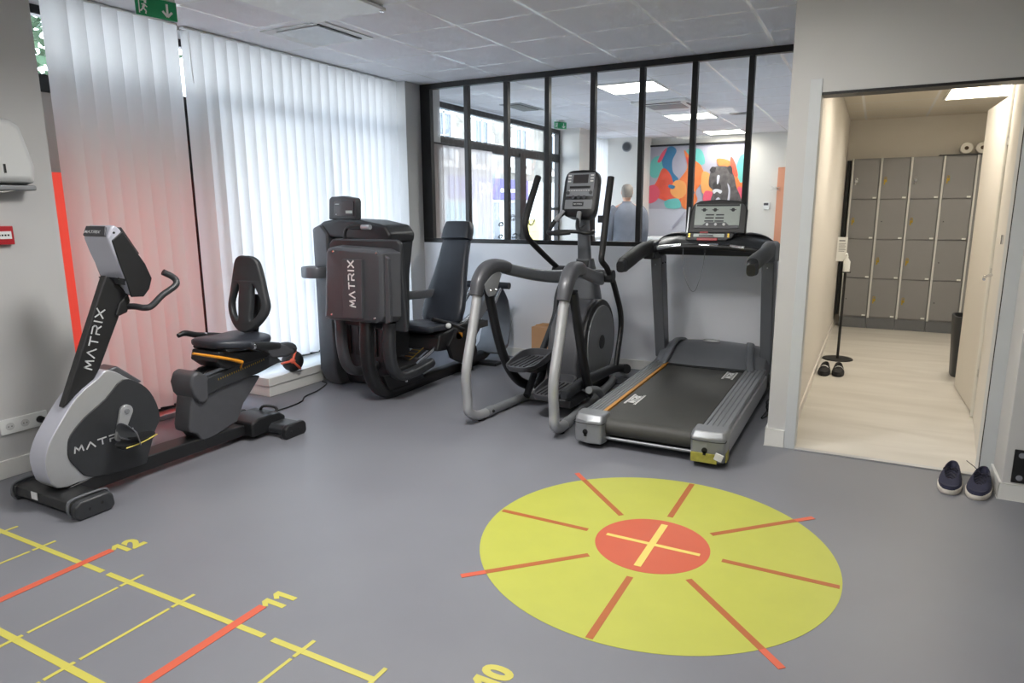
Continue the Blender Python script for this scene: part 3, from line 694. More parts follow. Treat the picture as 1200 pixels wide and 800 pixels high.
dk = [(2.064, 0.567), (2.162, 0.519), (2.221, 0.434), (2.245, 0.316), (2.202, 0.233), (2.148, 0.106), (2.105, 0.082), (1.852, 0.107), (1.782, 0.182), (1.753, 0.241), (1.756, 0.301), (1.775, 0.352), (1.849, 0.420), (1.965, 0.489)]
Prism('side_cover', dk, 'x', bx + .066, bx + .078, 'blk2', B, bevel=.004, sm=3)
Prism('side_cover', dk, 'x', bx - .078, bx - .066, 'blk2', B, bevel=.004)
Prism('top_cowl', [(1.993, 0.627), (2.052, 0.642), (2.115, 0.587), (2.184, 0.525), (2.107, 0.519), (2.009, 0.542)], 'x', bx - .06, bx + .06, 'gry', B, bevel=.012)
mast = [(2.058, 1.110), (2.167, 1.011), (1.972, 0.641), (1.933, 0.588), (1.771, 0.484)]
Prism('mast', mast, 'x', bx - .0, bx + .05, 'blk', B, bevel=.01)
md = Vector((0, 2.075 - 1.90, 1.10 - .60)).normalized()
Word('mast_lettering', 'MATRIX', frame((bx + .0505,) + [(1.929, 0.646)][0], (0, md.y, md.z), (0, -md.z, md.y)), .040, .044, .015, .0065, 'txtg', B)
Word('cover_lettering', 'MATRIX', frame(tuple([bx + .0785]) + [(1.781, 0.258)][0], (0, 1, .03), (0, -.03, 1)), .030, .043, .016, .0065, 'txtg', B)
# console: silver back shell, dark front body
hd = thing('x', (0, 0, 0), 'x', 'x'); bpy.data.objects.remove(hd)
back = [(2.086, 1.288), (2.160, 1.337), (2.171, 1.197), (2.158, 1.057)]
head_dark = [(2.045, 1.286), (2.084, 1.356), (2.116, 1.336), (2.179, 1.238), (2.227, 1.151), (2.251, 1.078), (2.231, 1.028), (2.196, 0.994), (2.128, 1.002), (2.111, 1.073)]
Prism('console_body', [(2.058, 1.294), (2.080, 1.346), (2.101, 1.360), (2.129, 1.336), (2.192, 1.236), (2.240, 1.150), (2.265, 1.076), (2.245, 1.026), (2.209, 0.991), (2.152, 0.998), (2.129, 1.058), (2.102, 1.151), (2.076, 1.226)], 'x', bx - .105, bx + .10, 'lav', B, bevel=.012, seg=4)
for s in (-1, 1): Prism('console_side', [(2.077, 1.281), (2.133, 1.325), (2.188, 1.237), (2.239, 1.150), (2.266, 1.076), (2.245, 1.021), (2.210, 0.985), (2.143, 0.990), (2.129, 1.066), (2.101, 1.169)], 'x', bx + s * .1015 - .006, bx + s * .1015 + .006, 'blk', B, bevel=.004)
Prism('console_front', [(2.125, 1.330), (2.189, 1.243), (2.244, 1.154), (2.269, 1.075), (2.248, 1.019), (2.212, 0.982), (2.186, 1.003), (2.219, 1.080), (2.161, 1.216), (2.102, 1.322)], 'x', bx - .102, bx + .098, 'blk', B, bevel=.004)
bm = bmesh.new()
def csec(y, z, w, d, tilt):
    L = []
    for a, b in section(w, d, 24, 3.2): L.append((bx + a, y + b * math.cos(tilt), z + b * math.sin(tilt)))
    return L
(lambda *a: None)(bm, [csec(2.118, 1.366, .09, .03, .3), csec(2.108, 1.352, .108, .050, .3), csec(2.108, 1.30, .114, .055, .35), csec(2.132, 1.22, .114, .062, .35), csec(2.156, 1.15, .108, .066, .35), csec(2.166, 1.10, .106, .074, .35), csec(2.170, 1.075, .108, .08, .35)])
bm.free(); bm = bmesh.new(); a_loft(bm, [csec(2.165, 1.075, .104, .085, -.25), csec(2.160, 1.045, .088, .07, -.25)]); finish('console_collar', bm, 'blk2', B)
bm = bmesh.new()
vs = [(bx - .10, 2.058, 1.305), (bx + .085, 2.058, 1.305), (bx + .07, 2.075, 1.352), (bx - .09, 2.075, 1.352)]
a_loft(bm, [[(x, y - .004, z + .002) for x, y, z in vs], [(x, y + .02, z - .02) for x, y, z in vs]]); finish('console_top_strip', bm, 'gry', B, bevel=.003)
Word('console_lettering', 'MATRIX', frame((bx - .078, 2.052, 1.318), (1, 0, 0), (0, .5, .85)), .014, .018, .006, .003, 'txtg', B)
screws('console_screw', [(bx + .122, 2.08, 1.32), (bx + .10, 2.09, 1.09)], (1, -.4, 0), .006, 'blkfr', B)
Prism('screen', [(2.135, 1.34), (2.215, 1.205), (2.221, 1.209), (2.141, 1.345)], 'x', bx - .09, bx + .09, 'screen', B)
for s in (1, -1):
    q = [(-3.440, 2.151, 0.935), (-3.360, 2.155, 0.940), (-3.290, 2.160, 0.937), (-3.270, 2.189, 0.945), (-3.260, 2.246, 0.993), (-3.250, 2.317, 1.035), (-3.260, 2.335, 1.060), (-3.270, 2.322, 1.083), (-3.280, 2.278, 1.111)]
    pts = [(bx + s * (p[0] - bx), p[1], p[2]) for p in q]
    Tube('handlebar', pts, .0165, 'blk2', B, k=6)
Prism('handlebar_clamp', [(2.101, 0.958), (2.153, 1.009), (2.162, 0.968), (2.140, 0.908), (2.098, 0.896), (2.076, 0.899)], 'x', bx - .065, bx + .065, 'blk', B, bevel=.008)
# crank and pedals
ax = [(2.053, 0.402)][0]; lo = [(1.999, 0.274)][0]
d = Vector((0, lo[0] - ax[0], lo[1] - ax[1])); 
def crank(x, s):
    bm = bmesh.new(); L = []
    for x_ in (x, x + .018 * (1 if x > bx else -1)):
        ring = []
        A = Vector((x_, ax[0], ax[1])); E = A + d * s; dn = d.normalized() * s; n = Vector((0, -dn.z, dn.y))
        for k in range(11): t = PI * k / 10; ring.append(A + (-dn * math.sin(t) + n * math.cos(t)) * .034)
        for k in range(9): t = PI * k / 8; ring.append(E + (dn * math.sin(t) - n * math.cos(t)) * .019)
        L.append(ring)
    a_loft(bm, L); return finish('crank_arm', bm, 'silver', B, bevel=.003)
crank(bx + .080, 1); crank(bx - .080, -1)
Cyl('crank_bolt', (bx + .097, ax[0], ax[1]), (bx + .102, ax[0], ax[1]), .013, 'silverd', B)
def pedal(x, y, z, tilt):
    R = Matrix.Rotation(tilt, 3, 'X'); c = Vector((x, y, z))
    bm = bmesh.new(); a_loft(bm, [rloop((x, y, z - .014), .045, .088, 28, 3.2), rloop((x, y, z - .004), .050, .098, 28, 3.2), rloop((x, y, z + .010), .050, .098, 28, 3.2), rloop((x, y, z + .012), .044, .09, 28, 3.2)])
    for v in bm.verts: v.co = R @ (v.co - c) + c
    p = finish('pedal', bm, 'blk', B)
    bm = bmesh.new(); a_tube(bm, [Vector((x + .051, y - .085, z)), Vector((x + .054, y - .02, z - .003)), Vector((x + .054, y + .03, z)), Vector((x + .046, y + .09, z + .004))], .0035, n=8)
    for v in bm.verts: v.co = R @ (v.co - c) + c
    finish('yellow_edge', bm, 'stripe', p)
    bm = bmesh.new(); a_tube(bm, [Vector((x + .05, y - .01, z)), Vector((x + .045, y - .015, z + .055)), Vector((x, y - .02, z + .080)), Vector((x - .045, y - .015, z + .055)), Vector((x - .05, y - .01, z))], (.045, .003), n=8, e=4, up=(0, 0, 1))
    for v in bm.verts: v.co = R @ (v.co - c) + c
    finish('strap', bm, 'gry2', p)
pedal(bx + .175, lo[0] + .035, lo[1] - .012, .10)
pedal(bx - .175, 2 * ax[0] - lo[0], 2 * ax[1] - lo[1] + .01, .1)
bm = bmesh.new(); a_cyl(bm, (bx + .1, lo[0], lo[1]), (bx + .18, lo[0] + .012, lo[1] - .012), .008); a_cyl(bm, (bx - .1, 2 * ax[0] - lo[0], 2 * ax[1] - lo[1]), (bx - .18, 2 * ax[0] - lo[0], 2 * ax[1] - lo[1] + .01), .008); finish('pedal_axle', bm, 'chrome', B)
# main beam and feet
bm = bmesh.new(); a_prism(bm, [(1.74, .035), (3.0, .035), (3.0, .095), (2.35, .115), (1.95, .115), (1.74, .095)], 'x', bx - .07, bx + .07); finish('beam', bm, 'blk', B, bevel=.008)
bm = bmesh.new(); a_prism(bm, [(1.640, .035), (1.655, .022), (1.80, .022), (1.815, .035), (1.805, .078), (1.79, .088), (1.67, .088), (1.648, .078)], 'x', bx - .27, bx + .27)
finish('front_foot', bm, 'blk', B, bevel=.006)
for s in (-1, 1):
    x = bx + s * .262
    bm = bmesh.new(); a_prism(bm, [(1.632, .025), (1.65, 0), (1.80, 0), (1.825, .02), (1.82, .075), (1.795, .095), (1.665, .092), (1.638, .075)], 'x', x - .012, x + .034); 
    c = finish('foot_cap', bm, 'blk2', B, bevel=.012)
    bm = bmesh.new(); a_tube(bm, [(x - s * .022, y, z) for y, z in ((1.636, .03), (1.632, .07), (1.66, .096), (1.80, .096), (1.826, .07), (1.826, .03), (1.80, .012), (1.66, .012))], .007, n=8, k=4, closed=True); finish('foot_ring', bm, 'gry2', B)
    if s > 0: screws('foot_hole', [(x + .033, 1.70, .045), (x + .033, 1.76, .055)], (1, 0, 0), .009, 'blkfr', c, .002)
Box('rating_label', (bx - .08, 1.6385, .045), (bx - .03, 1.642, .082), 'peel', B)
bm = bmesh.new(); a_prism(bm, [(2.93, .03), (3.085, .03), (3.09, .06), (3.07, .085), (2.95, .085), (2.925, .06)], 'x', bx - .27, bx + .27); finish('rear_foot', bm, 'blk2', B, bevel=.01)
for s in (-1, 1):
    x = bx + s * .268
    bm = bmesh.new(); a_prism(bm, [(2.915, .015), (2.93, 0), (3.085, 0), (3.10, .02), (3.098, .07), (3.08, .09), (2.945, .088), (2.92, .07)], 'x', x - .01, x + .03); c = finish('foot_cap', bm, 'blk', B, bevel=.01)
    if s > 0: screws('foot_hole', [(x + .029, 2.97, .045), (x + .029, 3.03, .05)], (1, 0, 0), .008, 'blkfr', c, .002)
Prism('rear_block', [(2.80, .03), (3.06, .03), (3.08, .10), (3.03, .135), (2.86, .14), (2.80, .12)], 'x', bx - .10, bx + .14, 'blk', B, bevel=.015)
Tube('carry_handle', [(-3.500, 3.028, 0.092), (-3.490, 3.015, 0.127), (-3.460, 3.020, 0.161), (-3.420, 3.083, 0.139), (-3.400, 3.064, 0.096)], .009, 'blk', B, k=4)
# seat pedestal, rail, seat
ped = [(2.456, 0.368), (2.421, 0.204), (2.423, 0.167), (2.466, 0.144), (2.505, 0.079), (2.757, 0.138), (2.813, 0.241), (2.886, 0.309), (2.962, 0.387), (2.670, 0.452)]
Prism('pedestal', ped, 'x', bx - .07, bx + .07, 'gry', B, bevel=.012)
rail = [(2.513, 0.459), (2.916, 0.516), (3.042, 0.536), (3.121, 0.452), (2.933, 0.412), (2.659, 0.388), (2.561, 0.365), (2.512, 0.341), (2.494, 0.392)]
Prism('seat_rail', rail, 'x', bx - .09, bx + .09, 'blk2', B, bevel=.006)
bm = bmesh.new(); r0, r1 = [(2.534, 0.477)][0], [(3.023, 0.537)][0]
for x in (bx - .068, bx + .045): 
    a_prism(bm, [(r0[0], r0[1] - .012), (r1[0], r1[1] - .012), (r1[0], r1[1] + .012), (r0[0], r0[1] + .012)], 'x', x, x + .025)
finish('slide_tracks', bm, 'chrome', B, bevel=.002)
capo = [(2.501, 0.519), (2.461, 0.507), (2.438, 0.452), (2.448, 0.389), (2.486, 0.333), (2.514, 0.321), (2.550, 0.332), (2.565, 0.474)]
Prism('rail_end_cap', capo, 'x', bx - .095, bx + .095, 'gry', B, bevel=.02, seg=4)
bm = bmesh.new(); ra, rb = Vector((0,) + [(2.628, 0.443)][0]), Vector((0,) + [(2.974, 0.493)][0])
for k in range(22):
    p = ra.lerp(rb, k / 21); a_box(bm, (bx + .0905, p.y - .003, p.z - .007), (bx + .0915, p.y + .003, p.z + .004))
finish('ruler_marks', bm, 'brass', B)
Prism('seat_carriage', [(2.626, 0.609), (2.958, 0.556), (3.018, 0.523), (2.981, 0.508), (2.674, 0.495), (2.608, 0.550)], 'x', bx - .12, bx + .12, 'blk', B, bevel=.008)
bm = bmesh.new()
def sl(y, z, w, h, e=3.4): return [(bx + a, y - .0 * b, z + b) for a, b in section(w, h, 26, e)]
a_loft(bm, [sl(2.615, .655, .09, .012), sl(2.625, .650, .12, .026), sl(2.67, .645, .15, .034), sl(2.76, .635, .185, .036), sl(2.86, .628, .20, .036), sl(2.94, .632, .195, .038), sl(2.975, .64, .17, .03)])
finish('seat_pad', bm, 'leather', B)
Prism('seat_pan', [(2.66, .60), (2.96, .585), (3.0, .60), (2.98, .615), (2.65, .62)], 'x', bx - .15, bx + .15, 'blk', B, bevel=.008)
for s in (-1, 1):
    x = bx + s * .215
    if s < 0: Tube('seat_grip', [(x, 2.98, .615), (x, 2.86, .64), (x, 2.74, .665), (x, 2.66, .69), (x, 2.61, .682)], [.02, .022, .019, .018, .013], 'blk', B, k=5)
    else: Tube('seat_grip', [(x, 2.99, .59), (x, 2.93, .60), (x, 2.84, .615), (x, 2.79, .625)], [.022, .026, .026, .02], 'blk', B, k=5)
    Cyl('pulse_sensor', (x, 2.80, .650 if s < 0 else .620), (x, 2.785, .653 if s < 0 else .624), .0225, 'chrome', B, n=20)
    Tube('grip_bracket', [(x, 2.95, .60), (bx + s * .12, 2.95, .575)], (.02, .012), 'blk', B, k=1)
Tube('adjust_lever', [(-3.360, 2.464, 0.631), (-3.350, 2.560, 0.599), (-3.330, 2.688, 0.555), (-3.340, 2.780, 0.517)], [(.009, .007), (.011, .009), (.012, .010), (.010, .012)], 'orange', B, k=5)
Tube('lever_hook', [(-3.340, 2.780, 0.517), (-3.360, 2.781, 0.480)], .006, 'orange', B, k=1)
# slotted backrest
ol = [(-.012, .235), (.03, .243), (.075, .236), (.108, .20), (.128, .09), (.145, -.02), (.150, -.10), (.118, -.165), (.06, -.215), (0, -.232), (-.06, -.215), (-.118, -.165), (-.150, -.10), (-.145, -.02), (-.128, .09), (-.108, .20), (-.075, .236)]
ol = [(0, .243), (.05, .24), (.088, .215), (.11, .16), (.145, .02), (.165, -.07), (.140, -.14), (.09, -.20), (.035, -.232), (-.035, -.232), (-.09, -.20), (-.140, -.14), (-.165, -.07), (-.145, .02), (-.11, .16), (-.088, .215), (-.05, .24)]
slot = [(.055, .06), (.085, .03), (.112, -.03), (.118, -.07), (.10, -.12), (.065, -.155), (.050, -.15), (.054, -.05)]
bm = shape2d([spl2(ol, 4), spl2(slot, 4), spl2([(-a, b) for a, b in slot][::-1], 4)], .045, .014)
for v in bm.verts: v.co.z += 1.1 * v.co.x ** 2 - .25 * max(0, v.co.y) ** 2      # wraps a little round the back
mt = Matrix.Translation((bx + .005, 2.955, .905)) @ Matrix.Rotation(math.radians(4), 4, 'Z') @ Matrix.Rotation(math.radians(90 - 9), 4, 'X')
for v in bm.verts: v.co.z = -v.co.z
bmesh.ops.transform(bm, matrix=mt, verts=bm.verts); finish('backrest', bm, 'blk2', B, angle=30)
Tube('backrest_post', [(bx, 2.96, .56), (bx, 2.99, .66), (bx, 3.02, .78), (bx, 3.035, .90)], (.035, .016), 'blk', B, e=3.5)
Prism('rear_cowl', [(2.938, 0.560), (3.025, 0.600), (3.165, 0.552), (3.229, 0.517), (3.249, 0.484), (3.150, 0.474), (3.042, 0.484)], 'x', bx - .10, bx + .10, 'gry', B, bevel=.022, seg=4)
bm = bmesh.new(); a_sph(bm, (bx, 3.24, .50), (.07, .09, .05)); finish('rear_motor_cover', bm, 'blk2', B)

# medicine ball on the sill
t = thing('medicine_ball', (-4.05, 3.86, .151), 'small black medicine ball with orange bands, resting on the white sill behind the bike seat', 'ball')
bm = bmesh.new(); bc = Vector((-4.05, 3.86, .151 + .085)); a_sph(bm, bc, .085, 40)
finish('ball', bm, 'rubber', t)
bm = bmesh.new()
vd = (Vector((0, 0, 1.4)) - bc).normalized(); su = vd.cross(Vector((0, 0, 1))).normalized(); uu = su.cross(vd)
for k in range(3):
    a = PI / 2 + k * 2 * PI / 3 + .35
    pts = []
    for j in range(9):
        th = j / 8 * 1.9; dr = (su * math.cos(a) + uu * math.sin(a))
        pts.append(bc + (vd * math.cos(th) + dr * math.sin(th)) * .0855)
    bb = bmesh.new(); a_tube(bm, pts, .009, k=2, n=8, up=vd)
a_sph(bm, bc + vd * .080, (.022, .022, .022), 16)
finish('orange_bands', bm, 'redc', t)

# ------------------------------------------------------------------ leg press
L = thing('leg_press', (-3.4, 4.7, 0), 'black leg press machine with weight tower, slanted seat and square foot plate cover', 'gym machine')
lx = -3.27
# weight tower
bm = bmesh.new()
a_prism(bm, [(-4.025, .12), (-3.97, .025), (-3.90, .0), (-3.80, 0), (-3.84, .10), (-3.86, .9), (-3.86, 1.24), (-3.93, 1.315), (-4.02, 1.28), (-4.02, .9)], 'y', 4.13, 4.46); finish('tower_column', bm, 'gry', L, bevel=.02, seg=4)
bm = bmesh.new()
a_prism(bm, [(-3.88, .0), (-3.42, .0), (-3.36, .06), (-3.33, .9), (-3.28, 1.20), (-3.33, 1.30), (-3.5, 1.33), (-3.88, 1.33)], 'y', 4.24, 4.50); finish('tower_body', bm, 'blk2', L, bevel=.02, seg=3)
bm = bmesh.new()
a_prism(bm, [(-4.0, 1.22), (-3.26, 1.17), (-3.245, 1.24), (-3.30, 1.305), (-3.52, 1.345), (-3.80, 1.355), (-3.92, 1.335), (-4.01, 1.285)], 'y', 4.15, 4.48); finish('tower_cap', bm, 'blk', L, bevel=.025, seg=4)
bm = bmesh.new(); a_prism(bm, [(-3.84, 1.08), (-3.31, 1.08), (-3.31, 1.235), (-3.84, 1.245)], 'y', 4.205, 4.24); finish('label_plate', bm, 'gry2', L, bevel=.006)
bm = bmesh.new()
for k in range(12): a_box(bm, (-3.66 + k * .012, 4.2035, 1.188), (-3.652 + k * .012, 4.2045, 1.195))
finish('plate_printing', bm, 'txtg', L)
bm = bmesh.new()
for k in range(5): a_box(bm, (-3.80 + k * .09, 4.228, .25 + .0 * k), (-3.76 + k * .09, 4.24, 1.08))
finish('tower_slots', bm, 'blkfr', L)
scr = [(-3.80, 1.325), (-3.80, 1.50), (-3.785, 1.53), (-3.66, 1.545), (-3.54, 1.53), (-3.535, 1.50), (-3.53, 1.325)]
hx = [(-3.900, 1.350), (-3.887, 1.511), (-3.859, 1.528), (-3.735, 1.533), (-3.619, 1.515), (-3.608, 1.488), (-3.617, 1.344)]
Prism('console', hx, 'y', 4.20, 4.27, 'blk2', L, bevel=.012)
scx = [(-3.825, 1.497), (-3.629, 1.489), (-3.636, 1.377), (-3.835, 1.374)]
o = Prism('screen', scx, 'y', 4.194, 4.203, 'screen', L, bevel=.002)
a_, b_ = scx[0], scx[2]
Box('screen_button', (scx[2][0] - .075, 4.1925, scx[2][1] + .02), (scx[2][0] - .008, 4.195, scx[2][1] + .042), 'lcd', o)
bm = bmesh.new(); a_box(bm, (scx[0][0] + .008, 4.193, scx[0][1] - .03), (scx[0][0] + .05, 4.195, scx[0][1] - .025)); a_box(bm, (scx[0][0] + .008, 4.193, scx[2][1] + .01), (scx[0][0] + .02, 4.195, scx[2][1] + .016)); finish('screen_text', bm, 'txtg', o)
# cup ring on the column
bm = bmesh.new(); L1 = []
cc = (-3.98, 4.09)
a_tube(bm, [(-4.0, 4.14, .935), (-4.055, 4.08, .935), (-4.03, 4.01, .935), (-3.95, 3.99, .935), (-3.88, 4.03, .935), (-3.86, 4.13, .935)], (.012, .045), k=6, n=12, e=3); finish('bottle_ring', bm, 'gry2', L)
bm = bmesh.new(); a_loft(bm, [rloop((-3.955, 4.075, .90), .075, .07, 24, 3), rloop((-3.955, 4.075, .91), .08, .075, 24, 3)]); finish('tray_floor', bm, 'blk', L)
# foot plate cover and foot plate
bm = bmesh.new()
pf = [(-3.507, 1.120), (-3.488, 1.151), (-3.439, 1.162), (-3.059, 1.146), (-2.993, 1.121), (-3.005, 0.684), (-3.034, 0.646), (-3.080, 0.633), (-3.503, 0.631), (-3.556, 0.646)]
A = [(x, 3.74, z) for x, z in pf]; cx = sum(p[0] for p in A) / len(A); cz = sum(p[2] for p in A) / len(A)
def sc(Lp, s, y, dx=0, dz=0): return [(cx + (p[0] - cx) * s[0] + dx, y, cz + (p[2] - cz) * s[1] + dz) for p in Lp]
a_loft(bm, [sc(A, (.90, .93), 3.722), sc(A, (1, 1), 3.735), sc(A, (1.01, 1.01), 3.75), sc(A, (1.16, 1.04), 3.86, .02)])
finish('plate_cover', bm, 'gry', L, bevel=.008, angle=25)
bm = bmesh.new(); a_prism(bm, [(cx - .335, .575), (cx + .355, .555), (cx + .365, .60), (cx + .33, 1.19), (cx + .30, 1.215), (cx - .29, 1.215), (cx - .33, 1.18)], 'y', 3.86, 3.90); finish('foot_plate', bm, 'blk2', L, bevel=.015, seg=3)
# raised panel down the middle of the cover with the lettering
q = [(-3.331, 1.083), (-3.156, 1.082), (-3.174, 0.663), (-3.352, 0.660)]
Prism('name_panel', q, 'y', 3.700, 3.724, 'gry', L, bevel=.004)
Word('cover_lettering', 'MATRIX', frame((q[3][0] + .125, 3.699, q[3][1] + .085), (0.0, 0, 1), (-1, 0, 0)), .052, .046, .017, .010, 'txt', L)
screws('cover_screw', [(x, 3.722, z) for x, z in [(-3.429, 1.132), (-3.037, 1.130), (-3.475, 0.673), (-3.079, 0.669)]], (0, -1, 0), .010, 'chrome', L)
Prism('cover_side_ridge', [(-2.987, 1.114), (-2.958, 1.091), (-2.959, 0.648), (-3.005, 0.626)], 'y', 3.745, 3.775, 'gry', L, bevel=.006)
# handle bar arching over the cover
Tube('arch_handle', [(-3.575, 4.020, 1.167), (-3.578, 4.020, 1.238), (-3.558, 4.020, 1.283), (-3.507, 4.020, 1.296), (-3.342, 4.020, 1.297)], .0125, 'blk', L, k=5)
Cyl('handle_grip', [(-3.498, 4.000, 1.297)][0], [(-3.391, 4.000, 1.298)][0], .019, 'rubber', L); Cyl('handle_end', [(-3.391, 4.000, 1.298)][0], [(-3.310, 4.000, 1.298)][0], .018, 'silver', L)
# curved arms (flat oval section)
def ribbon(name, pts, x, w, h, m, k=8, n=18):
    bm = bmesh.new(); a_tube(bm, [(x, p[0], p[1]) for p in pts], (w, h), k=k, n=n, e=3.6, up=(0, 0, 1)); return finish(name, bm, m, L)
ribbon('main_frame', [(3.80, .62), (3.785, .45), (3.80, .28), (3.86, .14), (3.98, .052), (4.20, .045), (4.6, .045), (5.1, .045), (5.42, .06), (5.57, .14), (5.64, .30), (5.62, .48), (5.50, .62), (5.36, .70)], -3.215, .048, .043, 'blk')
ribbon('press_arm', [(3.84, .62), (3.83, .42), (3.86, .28), (3.95, .205), (4.12, .20), (4.33, .225)], -3.045, .045, .034, 'blk2')
ribbon('press_arm', [(3.86, .62), (3.86, .42), (3.89, .28), (3.97, .19), (4.12, .17), (4.40, .20)], -3.52, .04, .034, 'gry')
Cyl('arm_end_cap', (-3.04, 4.31, .222), (-3.04, 4.35, .228), .036, 'blk', L)
Prism('base_gusset', [(3.96, .07), (4.42, .07), (4.36, .17), (4.2, .20), (4.0, .18), (3.90, .2)], 'x', -3.20, -3.16, 'blk', L, bevel=.006)
screws('gusset_bolt', [(-3.16, 4.17, .10), (-3.16, 4.28, .12)], (1, 0, 0), .013, 'chrome', L, .008)
screws('rail_bolt', [(-3.18, 4.50, .055), (-3.18, 4.66, .055)], (1, 0, 0), .013, 'chrome', L, .008)
bm = bmesh.new(); a_box(bm, (-4.0, 4.30, .0), (-3.18, 4.42, .07)); finish('cross_foot', bm, 'blk', L, bevel=.01)
# step plate between the arms
Prism('step_plate', [(-3.523, 4.368), (-3.507, 4.452), (-3.097, 4.294), (-3.095, 4.003), (-3.171, 3.996), (-3.354, 4.166)], 'z', .215, .245, 'rubber', L, bevel=.006)
Tube('step_rim', [(p[0], p[1], .24) for p in [(-3.540, 4.390), (-3.356, 4.370), (-3.164, 4.340), (-3.033, 4.284)]], .014, 'gry', L, k=4)
# chrome slide rails and ruler
def rl(x, a, b): return [(x, a[0], a[1]), (x, b[0], b[1])]
for x in (-3.40, -3.10): Cyl('slide_rail', (x, 4.22, .225), (x, 5.05, .50), .019, 'chrome', L)
bm = bmesh.new(); a_prism(bm, [(4.24, .20), (5.0, .45), (5.0, .475), (4.24, .225)], 'x', -3.30, -3.19); finish('ruler_plate', bm, 'blk2', L, bevel=.003)
bm = bmesh.new()
for k in range(9): 
    f = k / 9; y = 4.28 + .45 * f; z = .241 + .148 * f; a_box(bm, (-3.285, y, z), (-3.215, y + .008, z + .004))
a_tube(bm, [(-3.20, 4.26, .240), (-3.20, 4.78, .411)], .004, k=1, n=6)
finish('ruler_marks', bm, 'brass', L)
# seat carriage, seat, back
bm = bmesh.new(); a_prism(bm, [(4.46, .29), (4.98, .24), (5.16, .38), (5.10, .46), (4.86, .47), (4.50, .42)], 'x', -3.46, -3.05); finish('seat_carriage', bm, 'blk', L, bevel=.02)
bm = bmesh.new()
def ss(y, z, w, h): return [(-3.265 + a, y, z + b) for a, b in section(w, h, 24, 3.5)]
a_loft(bm, [ss(4.42, .475, .15, .02), ss(4.44, .472, .19, .036), ss(4.55, .47, .205, .04), ss(4.75, .455, .205, .04), ss(4.84, .45, .19, .03)]); finish('seat_pad', bm, 'leather', L)
# backrest built in its own plane: u across, v up the pad
bc0 = Vector((-3.27, 4.83, .44)); bd = Vector((.0, .33, .80)).normalized(); bn = Vector((0, -bd.z, bd.y))
def bl(v, w, t): return [tuple(bc0 + Vector((a, 0, 0)) + bd * v + bn * b) for a, b in section(w, t, 28, 4)]
bm = bmesh.new(); a_loft(bm, [bl(-.005, .10, .02), bl(.01, .155, .035), bl(.06, .20, .044), bl(.16, .208, .046), bl(.30, .195, .046), bl(.45, .165, .044), bl(.62, .145, .042), bl(.80, .135, .04), bl(.85, .13, .03)]); finish('backrest', bm, 'leather', L)
bm = bmesh.new()
def hl(v, w, t): return [tuple(bc0 + Vector((a, 0, 0)) + bd * v + bn * (b + .01)) for a, b in section(w, t, 28, 4.5)]
a_loft(bm, [hl(.765, .13, .04), hl(.775, .145, .056), hl(.86, .143, .06), hl(.925, .128, .056), hl(.935, .115, .04)]); finish('headrest', bm, 'leather', L)
Tube('back_support', [(-3.27, 4.93, .42), (-3.27, 5.02, .60), (-3.27, 5.17, .95)], (.05, .02), 'blk', L, e=4)
# side lever bar with white knob and amber clip
Tube('seat_bar', [(-3.120, 4.497, 0.547), (-3.080, 4.673, 0.488), (-3.050, 4.851, 0.411)], .017, 'blk', L, k=3)
bm = bmesh.new(); a_sph(bm, [(-3.040, 4.605, 0.483)][0], .024, 20); finish('white_knob', bm, 'white', L)
Prism('amber_clip', [(4.697, 0.416), (4.791, 0.397), (4.789, 0.353), (4.735, 0.344), (4.682, 0.367)], 'x', -3.045, -3.02, 'orange', L, bevel=.004)
Box('side_bracket', (-3.16, 4.98, .40), (-2.98, 5.16, .455), 'blk2', L, bevel=.006)
bm = bmesh.new(); a_prism(bm, [(4.614, 0.365), (4.709, 0.444), (4.827, 0.329), (4.851, 0.220), (4.765, 0.139), (4.634, 0.203), (4.574, 0.322)], 'x', -3.06, -3.02); finish('pulley_guard', bm, 'blk', L, bevel=.01)
Cyl('pulley', (-3.02, 4.93, .30), (-3.0, 4.93, .30), .05, 'blk2', L)
# rear frame: slanting uprights behind the seat with two padded grips
for x in (-3.36, -3.10):
    Prism('rear_upright', [(4.96, .36), (5.05, .33), (5.50, .66), (5.44, .76)], 'x', x - .022, x + .022, 'gry2', L, bevel=.008)
bm = bmesh.new(); a_loft(bm, [[(-3.30, y, z), (-3.30, y + .02, z - .02), (-2.99, y + .02, z - .02), (-2.99, y, z)] for y, z in ((5.46, .70), (5.54, .60), (5.585, .45), (5.585, .30), (5.53, .17), (5.42, .10))]); finish('rear_panel', bm, 'gry2', L, bevel=.006, angle=60)
for xa, xb, w in ((-3.30, -3.20, 0), (-3.02, -2.86, 1)):
    Cyl('padded_grip', (xa, 5.34, .745), (xb, 5.34, .745), .031, 'leather', L, bevel=.004)
    Cyl('grip_rod', ((xa + xb) / 2 - .0, 5.34, .74), ((xa + xb) / 2 - .02, 5.16, .52), .013, 'chrome', L)
Tube('link_arm', [(-3.60, 4.46, .70), (-3.46, 4.75, .70), (-3.34, 5.02, .70), (-3.28, 5.2, .66)], (.018, .036), 'gry2', L, e=4)
Box('rear_foot', (-3.40, 5.28, 0), (-2.98, 5.40, .03), 'blk', L, bevel=.006)
Box('centre_foot', (-3.25, 4.05, 0), (-3.18, 5.35, .02), 'blk', L)
Box('rail_foot', (-3.16, 4.95, 0), (-3.10, 5.08, .08), 'blk', L, bevel=.004)
Cyl('rail_wheel', (-3.12, 4.98, .19), (-3.04, 4.98, .19), .075, 'blk2', L)
